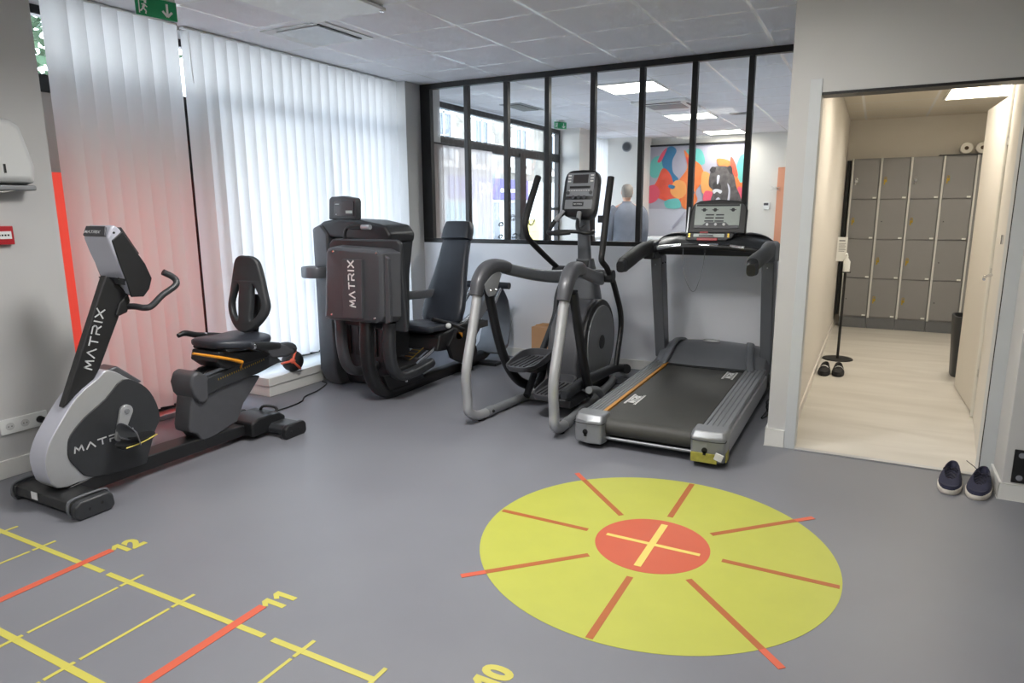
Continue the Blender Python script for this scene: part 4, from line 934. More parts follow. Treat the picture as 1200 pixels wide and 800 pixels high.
t = tag(Tube('power_cable', [(-3.98, 4.10, .02), (-3.93, 4.10, .006), (-3.84, 3.90, .006), (-3.80, 3.72, .006), (-3.72, 3.60, .006), (-3.70, 3.40, .006), (-3.74, 3.26, .006), (-3.86, 3.17, .006), (-4.0, 3.12, .006), (-4.12, 3.05, .006)], .005, 'cable', k=6, n=8), 'black power cable snaking on the floor between the leg press tower and the bike', 'cable')

# ------------------------------------------------------------------ elliptical trainer
E = thing('elliptical_trainer', (-1.985, 4.6, 0), 'silver and black elliptical cross trainer with tall moving arms, between leg press and treadmill', 'elliptical')
ex = -1.985
def mir(pts, s): return [(ex + s * (p[0] - ex), p[1], p[2]) for p in pts]
legc = [(-2.300, 3.848, 0.895), (-2.300, 3.775, 0.653), (-2.300, 3.684, 0.377), (-2.300, 3.694, 0.188), (-2.300, 3.777, 0.047)]
rail_ = [legc[-1], (-2.285, 3.84, .048), (-2.26, 3.95, .040)]
for s in (1, -1):
    Tube('rear_leg', mir(legc[:1] + [legc[1], legc[2], legc[3]] + [(-2.30, 3.70, .10), (-2.29, 3.79, .047), (-2.28, 3.92, .036)], s), .033, 'silver', E, k=8, n=18)
    Cyl('joint_sleeve', mir([(-2.282, 3.90, .036)], s)[0], mir([(-2.275, 3.98, .036)], s)[0], .0355, 'silverd', E)
    Tube('base_rail', mir([(-2.276, 3.97, .036), (-2.25, 4.25, .034), (-2.22, 4.55, .034), (-2.20, 4.9, .034), (-2.15, 5.25, .036)], s), .031, 'silverd', E, k=4)
    screws('joint_bolt', mir([(-2.24, 3.935, .045)], s), (1 if s > 0 else 1, -.3, .2), .012, 'blkfr', E)
    Tube('brace_arm', mir([(-2.30, 3.98, .90), (-2.30, 4.04, .73), (-2.30, 4.13, .50), (-2.29, 4.24, .30), (-2.27, 4.36, .17), (-2.24, 4.46, .11)], s), (.026, .036), 'blk', E, k=6, e=3)
    Cyl('brace_pin', mir([(-2.25, 4.43, .12)], s)[0], mir([(-2.17, 4.45, .12)], s)[0], .012, 'gry', E)
    # handrail housing, elbow and rail to the mast
    Tube('handrail_sleeve', mir([(-2.30, 3.82, .86), (-2.30, 3.86, .95), (-2.295, 3.93, 1.015), (-2.285, 4.02, 1.042), (-2.275, 4.12, 1.038), (-2.265, 4.20, 1.02)], s), [(.038, .04), (.044, .05), (.045, .052), (.045, .048), (.043, .044), (.038, .04)], 'gry', E, k=6, n=18, e=3)
    Tube('handrail', mir([(-2.27, 4.16, 1.02), (-2.25, 4.4, .97), (-2.21, 4.65, .925), (-2.15, 4.88, .90), (-2.08, 5.02, .905)], s), [(.028, .040), (.03, .042), (.03, .046), (.03, .052), (.03, .055)], 'gry2', E, k=6, e=3.2)
    g = [(3.86, .935), (3.97, .99), (4.06, 1.01), (4.10, .985), (4.04, .89), (4.0, .845), (3.93, .845), (3.90, .87)]
    xg = ex + s * (-2.262 - ex)
    Prism('gusset_plate', g, 'x', xg - .008, xg + .008, 'silver', E, bevel=.006)
    xo = xg + .008
    screws('gusset_bolt', [(xo, 3.945, .885), (xo, 4.01, .885)], (1, 0, 0), .011, 'chrome', E, .008)
    # moving handle
pv = (5.08, .93)
armL = [(-2.260, 4.684, 1.656), (-2.260, 4.540, 1.452), (-2.260, 4.470, 1.330), (-2.260, 4.476, 1.268), (-2.260, 4.531, 1.204), (-2.260, 4.752, 1.091), (-2.260, 4.960, 0.994)] + [(-2.24, 5.08, .925)]
armR = [(-1.720, 4.776, 1.645), (-1.720, 4.709, 1.433), (-1.720, 4.651, 1.214), (-1.720, 4.630, 1.130), (-1.720, 4.616, 1.057)] + [(-1.72, 4.72, 1.0), (-1.725, 4.80, .945)]
for p in (armL, armR):
    Tube('swing_handle', p, [.025, .025, .0235, .022, .021, .021, .021], 'rubber', E, k=6, n=16)
Cyl('pivot_housing', (-2.285, 5.03, .925), (-2.11, 5.03, .925), .048, 'blk2', E, bevel=.006)
Cyl('pivot_housing', (-1.86, 4.83, .925), (-1.70, 4.83, .925), .048, 'blk2', E, bevel=.006)
Tube('lower_arm', [(-2.19, 5.06, .90)] + [(-2.190, 4.908, 0.752), (-2.190, 4.845, 0.576), (-2.190, 4.594, 0.326), (-2.190, 4.475, 0.197), (-2.190, 4.345, 0.056)], [(.022, .03)] * 6, 'blk2', E, k=6, e=3)
Tube('lower_arm', [(-1.715, 4.84, .90)] + [(-1.715, 4.932, 0.788), (-1.715, 5.044, 0.627), (-1.715, 5.065, 0.488), (-1.715, 5.006, 0.313), (-1.715, 4.973, 0.209)], [(.018, .026)] * 6, 'blk', E, k=6, e=3)
Tube('pedal_arm', [(-1.75, 4.02, .20)] + [(-1.740, 4.109, 0.208), (-1.740, 4.405, 0.212), (-1.740, 4.773, 0.194), (-1.740, 5.047, 0.170), (-1.740, 5.285, 0.112)], [(.024, .03), (.026, .04), (.026, .042), (.026, .038), (.026, .034), (.028, .034)], 'blk2', E, k=6, e=3)
Cyl('pedal_arm_cap', [(-1.700, 5.185, 0.137)][0], [(-1.750, 5.248, 0.119)][0], .04, 'blk', E)
Tube('pedal_arm', [(-2.19, 4.50, .075), (-2.17, 4.56, .16), (-2.16, 4.62, .26), (-2.13, 4.85, .31), (-2.1, 5.1, .36)], (.022, .032), 'blk2', E, k=5, e=3)
def tray(x, y, z, tilt, yl=.19, wd=.082):
    c = Vector((x, y, z)); R = Matrix.Rotation(tilt, 3, 'X'); bm = bmesh.new()
    loops = [rloop((x, y, z - .02), wd * .85, yl * .95, 32, 3), rloop((x, y, z), wd, yl, 32, 3)]
    def vr(w, l, h): return [(p[0], p[1], p[2] + h * (.35 + .65 * max(0, min(1, ((p[1] - y) / yl + .6))))) for p in rloop((x, y, z), w, l, 32, 3)]
    loops += [vr(wd * 1.03, yl * 1.02, .055), vr(wd * .93, yl * .96, .055), rloop((x, y, z + .006), wd * .9, yl * .94, 32, 3)]
    a_loft(bm, loops)
    for v in bm.verts: v.co = R @ (v.co - c) + c
    p = finish('foot_pedal', bm, 'gry', E, angle=50)
    bm = bmesh.new()
    for k in range(5): a_box(bm, (x - wd * .6 + k * wd * .3 - .004, y - yl * .7, z + .006), (x - wd * .6 + k * wd * .3 + .004, y + yl * .7, z + .011))
    for v in bm.verts: v.co = R @ (v.co - c) + c
    finish('tread_ribs', bm, 'rubber', p)
tray(-2.14, 4.29, .33, .03, .225, .115); tray(-1.91, 4.24, .165, .02, .235, .105)
Box('pedal_mount', (-2.19, 4.33, .24), (-2.09, 4.50, .325), 'blk', E, bevel=.01)
Box('pedal_mount', (-1.86, 4.08, .09), (-1.72, 4.36, .15), 'blk', E, bevel=.01)
# body: side discs, front casing, mast, console
Prism('casing', [(4.52, .10), (4.50, .30), (4.56, .55), (4.72, .70), (4.86, .74), (5.05, .72), (5.2, .55), (5.26, .30), (5.2, .08)], 'x', ex - .125, ex + .125, 'gry', E, bevel=.03, seg=4)
dc = (4.935, .395)
Cyl('disc_rim', (ex + .12, dc[0], dc[1]), (ex + .150, dc[0], dc[1]), .335, 'blk', E, bevel=.012, n=56)
Cyl('side_disc', (ex + .148, dc[0], dc[1]), (ex + .160, dc[0], dc[1]), .29, 'silverd', E, bevel=.006, n=56)
Cyl('disc_hub', (ex + .158, dc[0], dc[1]), (ex + .167, dc[0], dc[1]), .055, 'blk2', E, bevel=.003, n=32)
Cyl('disc_rim', (ex - .150, dc[0], dc[1]), (ex - .12, dc[0], dc[1]), .335, 'blk', E, bevel=.012, n=56)
Cyl('side_disc', (ex - .160, dc[0], dc[1]), (ex - .148, dc[0], dc[1]), .29, 'silverd', E, bevel=.006, n=56)
bm = bmesh.new()
def ms(y, z, w, d): return [(ex + a, y + b, z) for a, b in section(w, d, 20, 4)]
a_loft(bm, [ms(5.02, .55, .12, .13), ms(5.0, .75, .105, .11), ms(4.98, .90, .085, .085), ms(4.96, 1.04, .062, .055)]); finish('mast_cowl', bm, 'gry2', E)
Prism('cowl_recess', [(4.85, .92), (4.905, 1.03), (4.93, 1.035), (4.93, .90)], 'x', ex - .05, ex + .05, 'blk', E, bevel=.006)
bm = bmesh.new(); a_loft(bm, [ms(4.955, 1.0, .052, .035), ms(4.93, 1.2, .047, .032), ms(4.90, 1.42, .045, .03)]); finish('mast', bm, 'gry2', E)
# console tilted back
co = Vector((ex - .0, 4.86, 1.52)); ti = math.radians(14)
mc = Matrix.Translation(co) @ Matrix.Rotation(math.radians(-3), 4, 'Z') @ Matrix.Rotation(-ti, 4, 'X')
def cm(bm): bmesh.ops.transform(bm, matrix=mc, verts=bm.verts); return bm
def cbox(name, lo, hi, m, par=E, bevel=.002):
    bm = bmesh.new(); a_box(bm, lo, hi); return finish(name, cm(bm), m, par, bevel=bevel)
bm = bmesh.new(); a_loft(bm, [[(p[0], -.028, p[2]) for p in rloop((0, 0, 0.01), .128, .165, 28, 5, 'y')], [(p[0], -.02, p[2]) for p in rloop((0, 0, .01), .140, .178, 28, 5, 'y')], [(p[0] , .03, p[2]) for p in rloop((0, 0, .01), .142, .178, 28, 5, 'y')], [(p[0] * .85, .075, p[2] * .9 - .02) for p in rloop((0, 0, .01), .142, .178, 28, 5, 'y')]])
cons = finish('console', cm(bm), 'blk', E, angle=50)
cbox('display_panel', (-.112, -.034, -.015), (.112, -.026, .165), 'silverd', cons, .006)
cbox('display_panel', (-.112, -.034, -.112), (.112, -.026, -.038), 'silverd', cons, .006)
cbox('screen', (-.062, -.037, .085), (.062, -.033, .150), 'screen', cons)
cbox('screen', (-.085, -.037, .045), (.085, -.033, .063), 'blkfr', cons)
cbox('keypad_window', (-.045, -.037, -.09), (.045, -.033, -.058), 'blk2', cons)
bm = bmesh.new()
for k in range(3):
    for x in (-.092, .092): a_box(bm, (x - .012, -.038, .095 + k * .022), (x + .012, -.0335, .104 + k * .022))
for k in range(9): a_box(bm, (-.09 + k * .02, -.038, .027), (-.078 + k * .02, -.0335, .031))
finish('buttons', cm(bm), 'txt', cons)
for x, z in ((-.045, -.022), (0, -.022), (.045, -.022), (-.094, .012), (.094, .012)):
    bm = bmesh.new(); a_cyl(bm, (x, -.040, z), (x, -.030, z), .0135, n=20); finish('round_button', cm(bm), 'gry', cons)
Word('console_lettering', 'MATRIX', mc @ frame((-.035, -.0375, -.078), (1, 0, 0), (0, 0, 1)), .008, .010, .003, .0016, 'txt', cons)
# grips round the console
for s in (1, -1):
    Tube('pulse_grip', [(ex + s * .11, 4.80, 1.395), (ex + s * .15, 4.73, 1.34), (ex + s * .175, 4.68, 1.27), (ex + s * .16, 4.64, 1.245), (ex + s * .06, 4.63, 1.245), (ex, 4.66, 1.25)] if s < 0 else [(ex + .02, 4.79, 1.39), (ex + .03, 4.73, 1.33), (ex + .05, 4.69, 1.275), (ex + .10, 4.67, 1.25), (ex + .15, 4.69, 1.248), (ex + .155, 4.73, 1.255)], .016, 'blk', E, k=6)
Tube('grip_crossbar', [(ex - .17, 4.65, 1.247), (ex - .05, 4.665, 1.258), (ex + .08, 4.68, 1.255)], .014, 'blk', E, k=4)
for a, b in (((ex - .115, 4.80, 1.40), (ex - .155, 4.72, 1.33)), ((ex + .02, 4.785, 1.395), (ex + .032, 4.725, 1.315))): Cyl('pulse_sensor', a, b, .0185, 'silver', E)
Tube('grip_stem', [(ex + .02, 4.92, 1.30), (ex + .03, 4.80, 1.275), (ex + .05, 4.69, 1.265)], .014, 'gry', E, k=3)
# base cross members
bm = bmesh.new(); a_box(bm, (-2.22, 4.40, .012), (-1.75, 4.49, .062)); finish('cross_member', bm, 'silverd', E, bevel=.012)
bm = bmesh.new(); a_box(bm, (-2.33, 5.18, 0), (-1.64, 5.31, .065)); finish('front_stabiliser', bm, 'gry2', E, bevel=.012)
bm = bmesh.new(); a_prism(bm, [(4.48, .02), (5.2, .02), (5.2, .10), (4.6, .10)], 'x', ex - .14, ex + .14); finish('base_beam', bm, 'blk', E, bevel=.01)
Tube('bent_link', [(-1.660, 4.253, 0.189), (-1.660, 4.420, 0.148), (-1.660, 4.546, 0.059)], .026, 'silverd', E, k=4)
for x, y in ((-2.285, 3.84), (-1.685, 3.84), (-2.2, 4.6), (-1.77, 4.6)): Cyl('rubber_foot', (x, y, 0), (x, y, .012), .022, 'rubber', E)

# cardboard box against the wall behind
t = thing('cardboard_box', (-2.66, 5.62, 0), 'tan cardboard box on the floor behind the elliptical, against the back wall', 'box')
Box('carton', (-2.72, 5.50, 0), (-2.52, 5.74, .36), 'card', t, bevel=.002)
Box('packing_tape', (-2.725, 5.60, .10), (-2.515, 5.64, .362), 'ochre', t)

# ------------------------------------------------------------------ treadmill
T = thing('treadmill', (-1.08, 4.7, 0), 'grey treadmill with black belt and upright display, in the corner by the doorway', 'treadmill')
tx = -1.085
TL, TR = -1.525, -.632      # outer edges
bl_, br_ = -1.385, -.795    # belt edges
# side rails with ribs
for nm, xa, xb in (('side_rail', TL + .012, -1.405), ('side_rail', br_ + .005, TR - .012)):
    bm = bmesh.new(); a_prism(bm, [(3.72, .10), (3.72, .185), (5.42, .200), (5.42, .10)], 'x', xa, xb)
    n = 5; w = (xb - xa) / n
    for k in range(n): a_prism(bm, [(3.74, .184), (3.74, .190), (5.42, .205), (5.42, .198)], 'x', xa + k * w + .005, xa + (k + 1) * w - .005)
    finish(nm, bm, 'silverd', T, bevel=.002, seg=1)
bm = bmesh.new()
a_prism(bm, [(3.74, .04), (3.74, .16), (5.45, .17), (5.45, .05)], 'x', TL, TL + .025); a_prism(bm, [(3.74, .04), (3.74, .16), (5.45, .17), (5.45, .05)], 'x', TR - .025, TR); a_box(bm, (TL + .03, 3.80, .05), (TR - .03, 5.45, .12))
finish('frame', bm, 'silver', T, bevel=.008)
Prism('deck_edge', [(3.75, .15), (3.75, .186), (5.40, .202), (5.40, .15)], 'x', -1.405, bl_ + .002, 'ochre', T)
lab(Box('belt_edge_strip', (bl_ + .002, 3.80, .15), (bl_ + .012, 5.38, .172), 'silverd', T), 'bare metal strip beside the belt')
bm = bmesh.new(); ro = .055; L_ = []
pr = [(5.42, .195)] + [(3.70 + ro - ro * math.sin(t) , .125 + ro * math.cos(t)) for t in [i * PI / 10 for i in range(11)]] + [(5.42, .07)]
a_prism(bm, pr, 'x', bl_ + .012, br_); finish('running_belt', bm, 'belt', T, angle=50)
Cyl('lower_lip', (bl_, 3.715, .062), (br_, 3.715, .062), .009, 'silverd', T)
for s, xa, xb in ((0, TL - .003, -1.335), (1, -.822, TR + .008)):
    bm = bmesh.new(); ax_ = (xa + xb) / 2; hw = (xb - xa) / 2
    a_loft(bm, [[(p[0], p[1], z) for p in [(xa + .01, 3.655 + (.025 if s == 0 else .0)), (ax_, 3.645), (xb - .01, 3.655 + (.02 if s else 0)), (xb, 3.70), (xb, 3.80), (xa, 3.80), (xa, 3.70)]] for z in (.030, .17)] + [[(p[0], p[1], .205) for p in [(xa + .02, 3.69), (ax_, 3.68), (xb - .02, 3.69), (xb - .008, 3.72), (xb - .008, 3.81), (xa + .008, 3.81), (xa + .008, 3.72)]]])
    cap = finish('roller_cap', bm, 'silverd', T, bevel=.012, angle=25)
    bm = bmesh.new(); a_cyl(bm, (ax_ - .01, 3.640, .105), (ax_ - .01, 3.652, .105), .016); a_box(bm, (ax_ - .018, 3.640, .078), (ax_ - .002, 3.652, .102)); finish('adjuster_hole', bm, 'blkfr', cap)
    bm = bmesh.new(); a_tube(bm, [(xa + .002, 3.70, .158), (xa + .01, 3.655, .157), (ax_, 3.641, .157), (xb - .01, 3.655, .157), (xb - .002, 3.70, .158)], .0025, k=4, n=6); finish('cap_seam', bm, 'blkfr', cap)
    if s:
        lab(Box('yellow_tape', (ax_ - .085, 3.6405, .034), (ax_ + .06, 3.650, .088), 'tape', cap, bevel=.002), 'dirty yellow tape patch low on the cap')
        lab(Box('clear_tape', (ax_ + .045, 3.6385, .055), (ax_ + .09, 3.652, .095), 'clear', cap, rot=Matrix.Rotation(.3, 3, 'Y'), bevel=.002), 'crumpled clear tape')
        Box('tape_wrap', (xb - .002, 3.69, .034), (xb + .002, 3.76, .09), 'tape', cap)
# belt markings
def beltmark(cx, cy, ang, s=1.0):
    mt = Matrix.Translation((cx, cy, .184 + (cy - 3.75) * .0088)) @ Matrix.Rotation(ang, 4, 'Z')
    bm = bmesh.new()
    for dy in (-.036, .036): a_box(bm, (-.12 * s, dy - .0035, 0), (.12 * s, dy + .0035, .001))
    for dy in (-.027, .027): a_box(bm, (-.12 * s, dy - .0015, 0), (.12 * s, dy + .0015, .001))
    bmesh.ops.transform(bm, matrix=mt, verts=bm.verts); finish('belt_stripes', bm, 'txt', T)
    Word('belt_lettering', 'MATRIX', mt @ frame((-.085 * s, -.018, .0002), (1, 0, 0), (0, 1, 0)), .036, .026 * s, .007 * s, .008, 'txt', T)
beltmark(-1.305, 4.18, PI / 2); beltmark(-.865, 5.08, PI / 2)
# motor hood
prof = [(5.26, .17), (5.34, .245), (5.42, .30), (5.52, .335), (5.62, .345), (5.70, .32), (5.735, .22), (5.735, .04), (5.26, .04)]
bm = bmesh.new()
def hood(x, k, zt): return [(x, y + (.06 * k if y < 5.5 else 0), z if z <= .17 else .17 + (z - .17) * zt) for y, z in prof]
a_loft(bm, [hood(TL, .9, .30), hood(TL + .03, .4, .75), hood(TL + .10, .2, .92), hood(TL + .16, .1, .96), hood(tx, 0, 1.06), hood(TR - .16, .1, .96), hood(TR - .10, .2, .92), hood(TR - .03, .4, .75), hood(TR, .9, .30)])
finish('motor_hood', bm, 'gry2', T, bevel=.01, angle=50)
for s in (-1, 1):
    x = tx + s * .315
    Tube('hood_ridge', [(x + s * .03, 5.25, .185), (x, 5.33, .265), (x - s * .01, 5.42, .325), (x - s * .02, 5.52, .352), (x - s * .04, 5.60, .345), (x - s * .05, 5.66, .325), (x - s * .05, 5.71, .28)], (.028, .014), 'gry2', T, k=5, e=3)
Box('belt_gap', (bl_, 5.235, .15), (br_, 5.30, .199), 'blkfr', T)
bm = bmesh.new(); a_loft(bm, [rloop((tx - .02, 5.56, .352), .07, .022, 24, 2), rloop((tx - .02, 5.56, .366), .066, .019, 24, 2), rloop((tx - .02, 5.56, .369), .03, .008, 24, 2)]); finish('hood_badge', bm, 'silver', T)
# uprights
for s in (-1, 1):
    x = tx + s * .415
    bm = bmesh.new(); a_loft(bm, [[(x - .042, 5.46, .20), (x + .042, 5.46, .20), (x + .042, 5.60, .20), (x - .042, 5.60, .20)], [(x - .045, 5.225, 1.06), (x + .045, 5.225, 1.06), (x + .045, 5.385, 1.06), (x - .045, 5.385, 1.06)]])
    finish('upright', bm, 'gry2', T, bevel=.012)
    xi = x - s * .046 if s < 0 else x + .046
    screws('upright_bolt', [(x + (.045 if s < 0 else -.045), 5.27, 1.0), (x + (.045 if s < 0 else -.045), 5.34, 1.0)], (1 if s < 0 else -1, 0, 0), .007, 'blkfr', T)
    screws('upright_bolt', [(x, 5.232, .99)], (0, -1, 0), .007, 'chrome', T)
# side arms
for s in (-1, 1):
    q = [(4.44 if s < 0 else 4.52, 1.045 if s < 0 else 1.06), (4.60, 1.075), (4.85, 1.105), (5.08, 1.125), (5.28, 1.125)]
    Tube('side_arm', [(tx + s * (.435 - .02 * (i < 2)), y, z) for i, (y, z) in enumerate(q)], [(.036, .050), (.038, .052), (.040, .052), (.042, .052), (.044, .052)], 'rubber' if s < 0 else 'blk2', T, k=6, n=18, e=3)
    Prism('arm_bracket', [(5.08, 1.04), (5.34, 1.03), (5.42, 1.08), (5.40, 1.16), (5.25, 1.185), (5.08, 1.165)], 'x', tx + s * .43 - .05, tx + s * .43 + .05, 'gry2' if s > 0 else 'blk2', T, bevel=.02, seg=4)
    bm = bmesh.new(); 
    a_tube(bm, [(tx + s * .415, 4.385 + (s > 0) * .08, 1.035), (tx + s * .416, 4.45 + (s > 0) * .08, 1.046)], [(.028, .038), (.038, .052)], k=1, n=18, e=3); finish('arm_tip', bm, 'blk', T)
# front cross bar with chrome sensors, tray body
Tube('cross_bar', [(tx - .42, 5.10, 1.11), (tx - .30, 5.08, 1.130), (tx - .12, 5.07, 1.142), (tx, 5.07, 1.145), (tx + .12, 5.07, 1.142), (tx + .30, 5.08, 1.130), (tx + .42, 5.10, 1.11)], .023, 'blk', T, k=5)
for xa, xb in ((-.36, -.18), (-.05, .09), (.17, .27)):
    zf = lambda x: 1.146 - .20 * x * x
    Tube('pulse_sensor', [(tx + x, 5.0685 - .002 + .06 * x * x, zf(x) + .006) for x in (xa, (xa + xb) / 2, xb)], .0175, 'chrome', T, k=3)
bm = bmesh.new()
def tb(x, zt, yb=5.46): return [(x, 5.13, 1.13), (x, 5.18, zt), (x, 5.34, zt + .035), (x, yb, zt + .02), (x, yb, 1.08), (x, 5.20, 1.07)]
a_loft(bm, [tb(tx - .45, 1.13), tb(tx - .38, 1.165), tb(tx - .25, 1.19), tb(tx - .12, 1.175), tb(tx + .12, 1.175), tb(tx + .25, 1.19), tb(tx + .38, 1.165), tb(tx + .45, 1.13)])
finish('tray_body', bm, 'blk2', T, bevel=.012, angle=50)
for s in (-1, 1):
    bm = bmesh.new(); a_tube(bm, [(tx + s * .16, 5.36, 1.21), (tx + s * .26, 5.37, 1.228), (tx + s * .36, 5.40, 1.205), (tx + s * .43, 5.40, 1.16)], (.06, .012), k=5, n=16, e=3); finish('bottle_holder', bm, 'blk', T)
# console screen unit
tc_ = Vector((tx + .025, 5.33, 1.335)); mt2 = Matrix.Translation(tc_) @ Matrix.Rotation(math.radians(2), 4, 'Z') @ Matrix.Rotation(math.radians(-16), 4, 'X')
def tbm(bm): bmesh.ops.transform(bm, matrix=mt2, verts=bm.verts); return bm
def tbox(name, lo, hi, m, par, bevel=.002):
    bm = bmesh.new(); a_box(bm, lo, hi); return finish(name, tbm(bm), m, par, bevel=bevel)
oc = [(-.215, -.115), (-.20, .06), (-.185, .115), (-.14, .138), (0, .150), (.14, .138), (.19, .12), (.21, .075), (.21, -.115)]
bm = bmesh.new(); a_prism(bm, oc, 'y', -.03, .035); a_prism(bm, [(p[0] * .85, p[1] * .85) for p in oc], 'y', .03, .06)
tcon = finish('console', tbm(bm), 'blk', T, bevel=.012, seg=3)
tbox('display', (-.168, -.036, -.075), (.162, -.029, .110), 'lcd', tcon, .004)
tbox('display_head', (-.16, -.0385, .093), (.155, -.0335, .108), 'blk2', tcon)
tbox('display_foot', (-.165, -.0385, -.078), (.16, -.0335, -.052), 'gry', tcon)
bm = bmesh.new(); a_prism(bm, [(-.105, -.053), (-.08, -.030), (.065, -.030), (.09, -.053)], 'y', -.0385, -.0335); finish('button_bank', tbm(bm), 'gry', tcon)
for x in (-.07, -.008, .052):
    bm = bmesh.new(); a_cyl(bm, (x, -.043, -.047), (x, -.036, -.047), .010, n=18); finish('round_button', tbm(bm), 'white', tcon)
bm = bmesh.new()
for x in (-.10, -.02, .11):
    a_cyl(bm, (x, -.038, .065), (x, -.0355, .065), .015, n=6); a_box(bm, (x - .023, -.038, .062), (x + .023, -.0355, .068)); finish('display_icon', tbm(bm), 'blk2', tcon); bm = bmesh.new()
for r in range(3):
    for x0_, x1_ in ((-.085 , -.025), (-.01, .048)): a_box(bm, (x0_ - .004 * r, -.038, .022 - r * .024), (x1_, -.0355, .032 - r * .024))
finish('display_lettering', tbm(bm), 'blk2', tcon)
tbox('side_trim', (-.222, -.034, -.115), (-.208, -.015, .09), 'silver', tcon, .004)
bm = bmesh.new(); a_prism(bm, [(-.22, -.185), (-.21, -.115), (.15, -.115), (.13, -.16), (.08, -.185)], 'y', -.075, .03); lower = finish('control_deck', tbm(bm), 'blk', T, bevel=.012)
tbox('keypad', (-.155, -.080, -.155), (.07, -.072, -.128), 'lcd', lower); tbox('keypad_window', (-.115, -.083, -.150), (-.01, -.079, -.136), 'gry', lower)
for x in (-.185, .10):
    for dz in (-.150, -.134):
        bm = bmesh.new(); a_cyl(bm, (x, -.082, dz), (x, -.073, dz), .007, n=14); finish('speed_key', tbm(bm), 'brass', lower)
tbox('emergency_stop', (-.125, -.092, -.185), (.025, -.074, -.163), 'red', lower, .004); tbox('stop_label', (-.11, -.080, -.125), (-.05, -.072, -.112), 'red', lower)
# tether cord hanging in a loop
Tube('tether_cord', [(-1.245, 5.05, 1.13), (-1.24, 5.045, 1.02), (-1.215, 5.045, .90), (-1.175, 5.045, .825), (-1.145, 5.045, .82), (-1.12, 5.045, .88), (-1.095, 5.05, .99), (-1.085, 5.055, 1.12)], .0022, 'silverd', T, k=6, n=6)
Cyl('cord_clip', (-1.085, 5.055, 1.10), (-1.085, 5.055, 1.13), .012, 'blk', T)
Cyl('levelling_foot', (TL + .08, 3.77, 0), (TL + .08, 3.77, .04), .025, 'rubber', T); Cyl('levelling_foot', (TR - .08, 3.77, 0), (TR - .08, 3.77, .04), .025, 'rubber', T)
for x in (TL + .08, TR - .08): Cyl('levelling_foot', (x, 5.6, 0), (x, 5.6, .045), .025, 'rubber', T)
tag(Tube('power_cable', [(-.60, 5.55, .02), (-.56, 5.3, .008), (-.59, 5.05, .008), (-.55, 4.85, .008), (-.58, 4.72, .01), (-.56, 4.92, .03), (-.60, 5.12, .02), (-.57, 5.4, .01)], .0045, 'cable', k=6, n=8), 'coiled black cable on the floor between treadmill and door wall', 'cable')

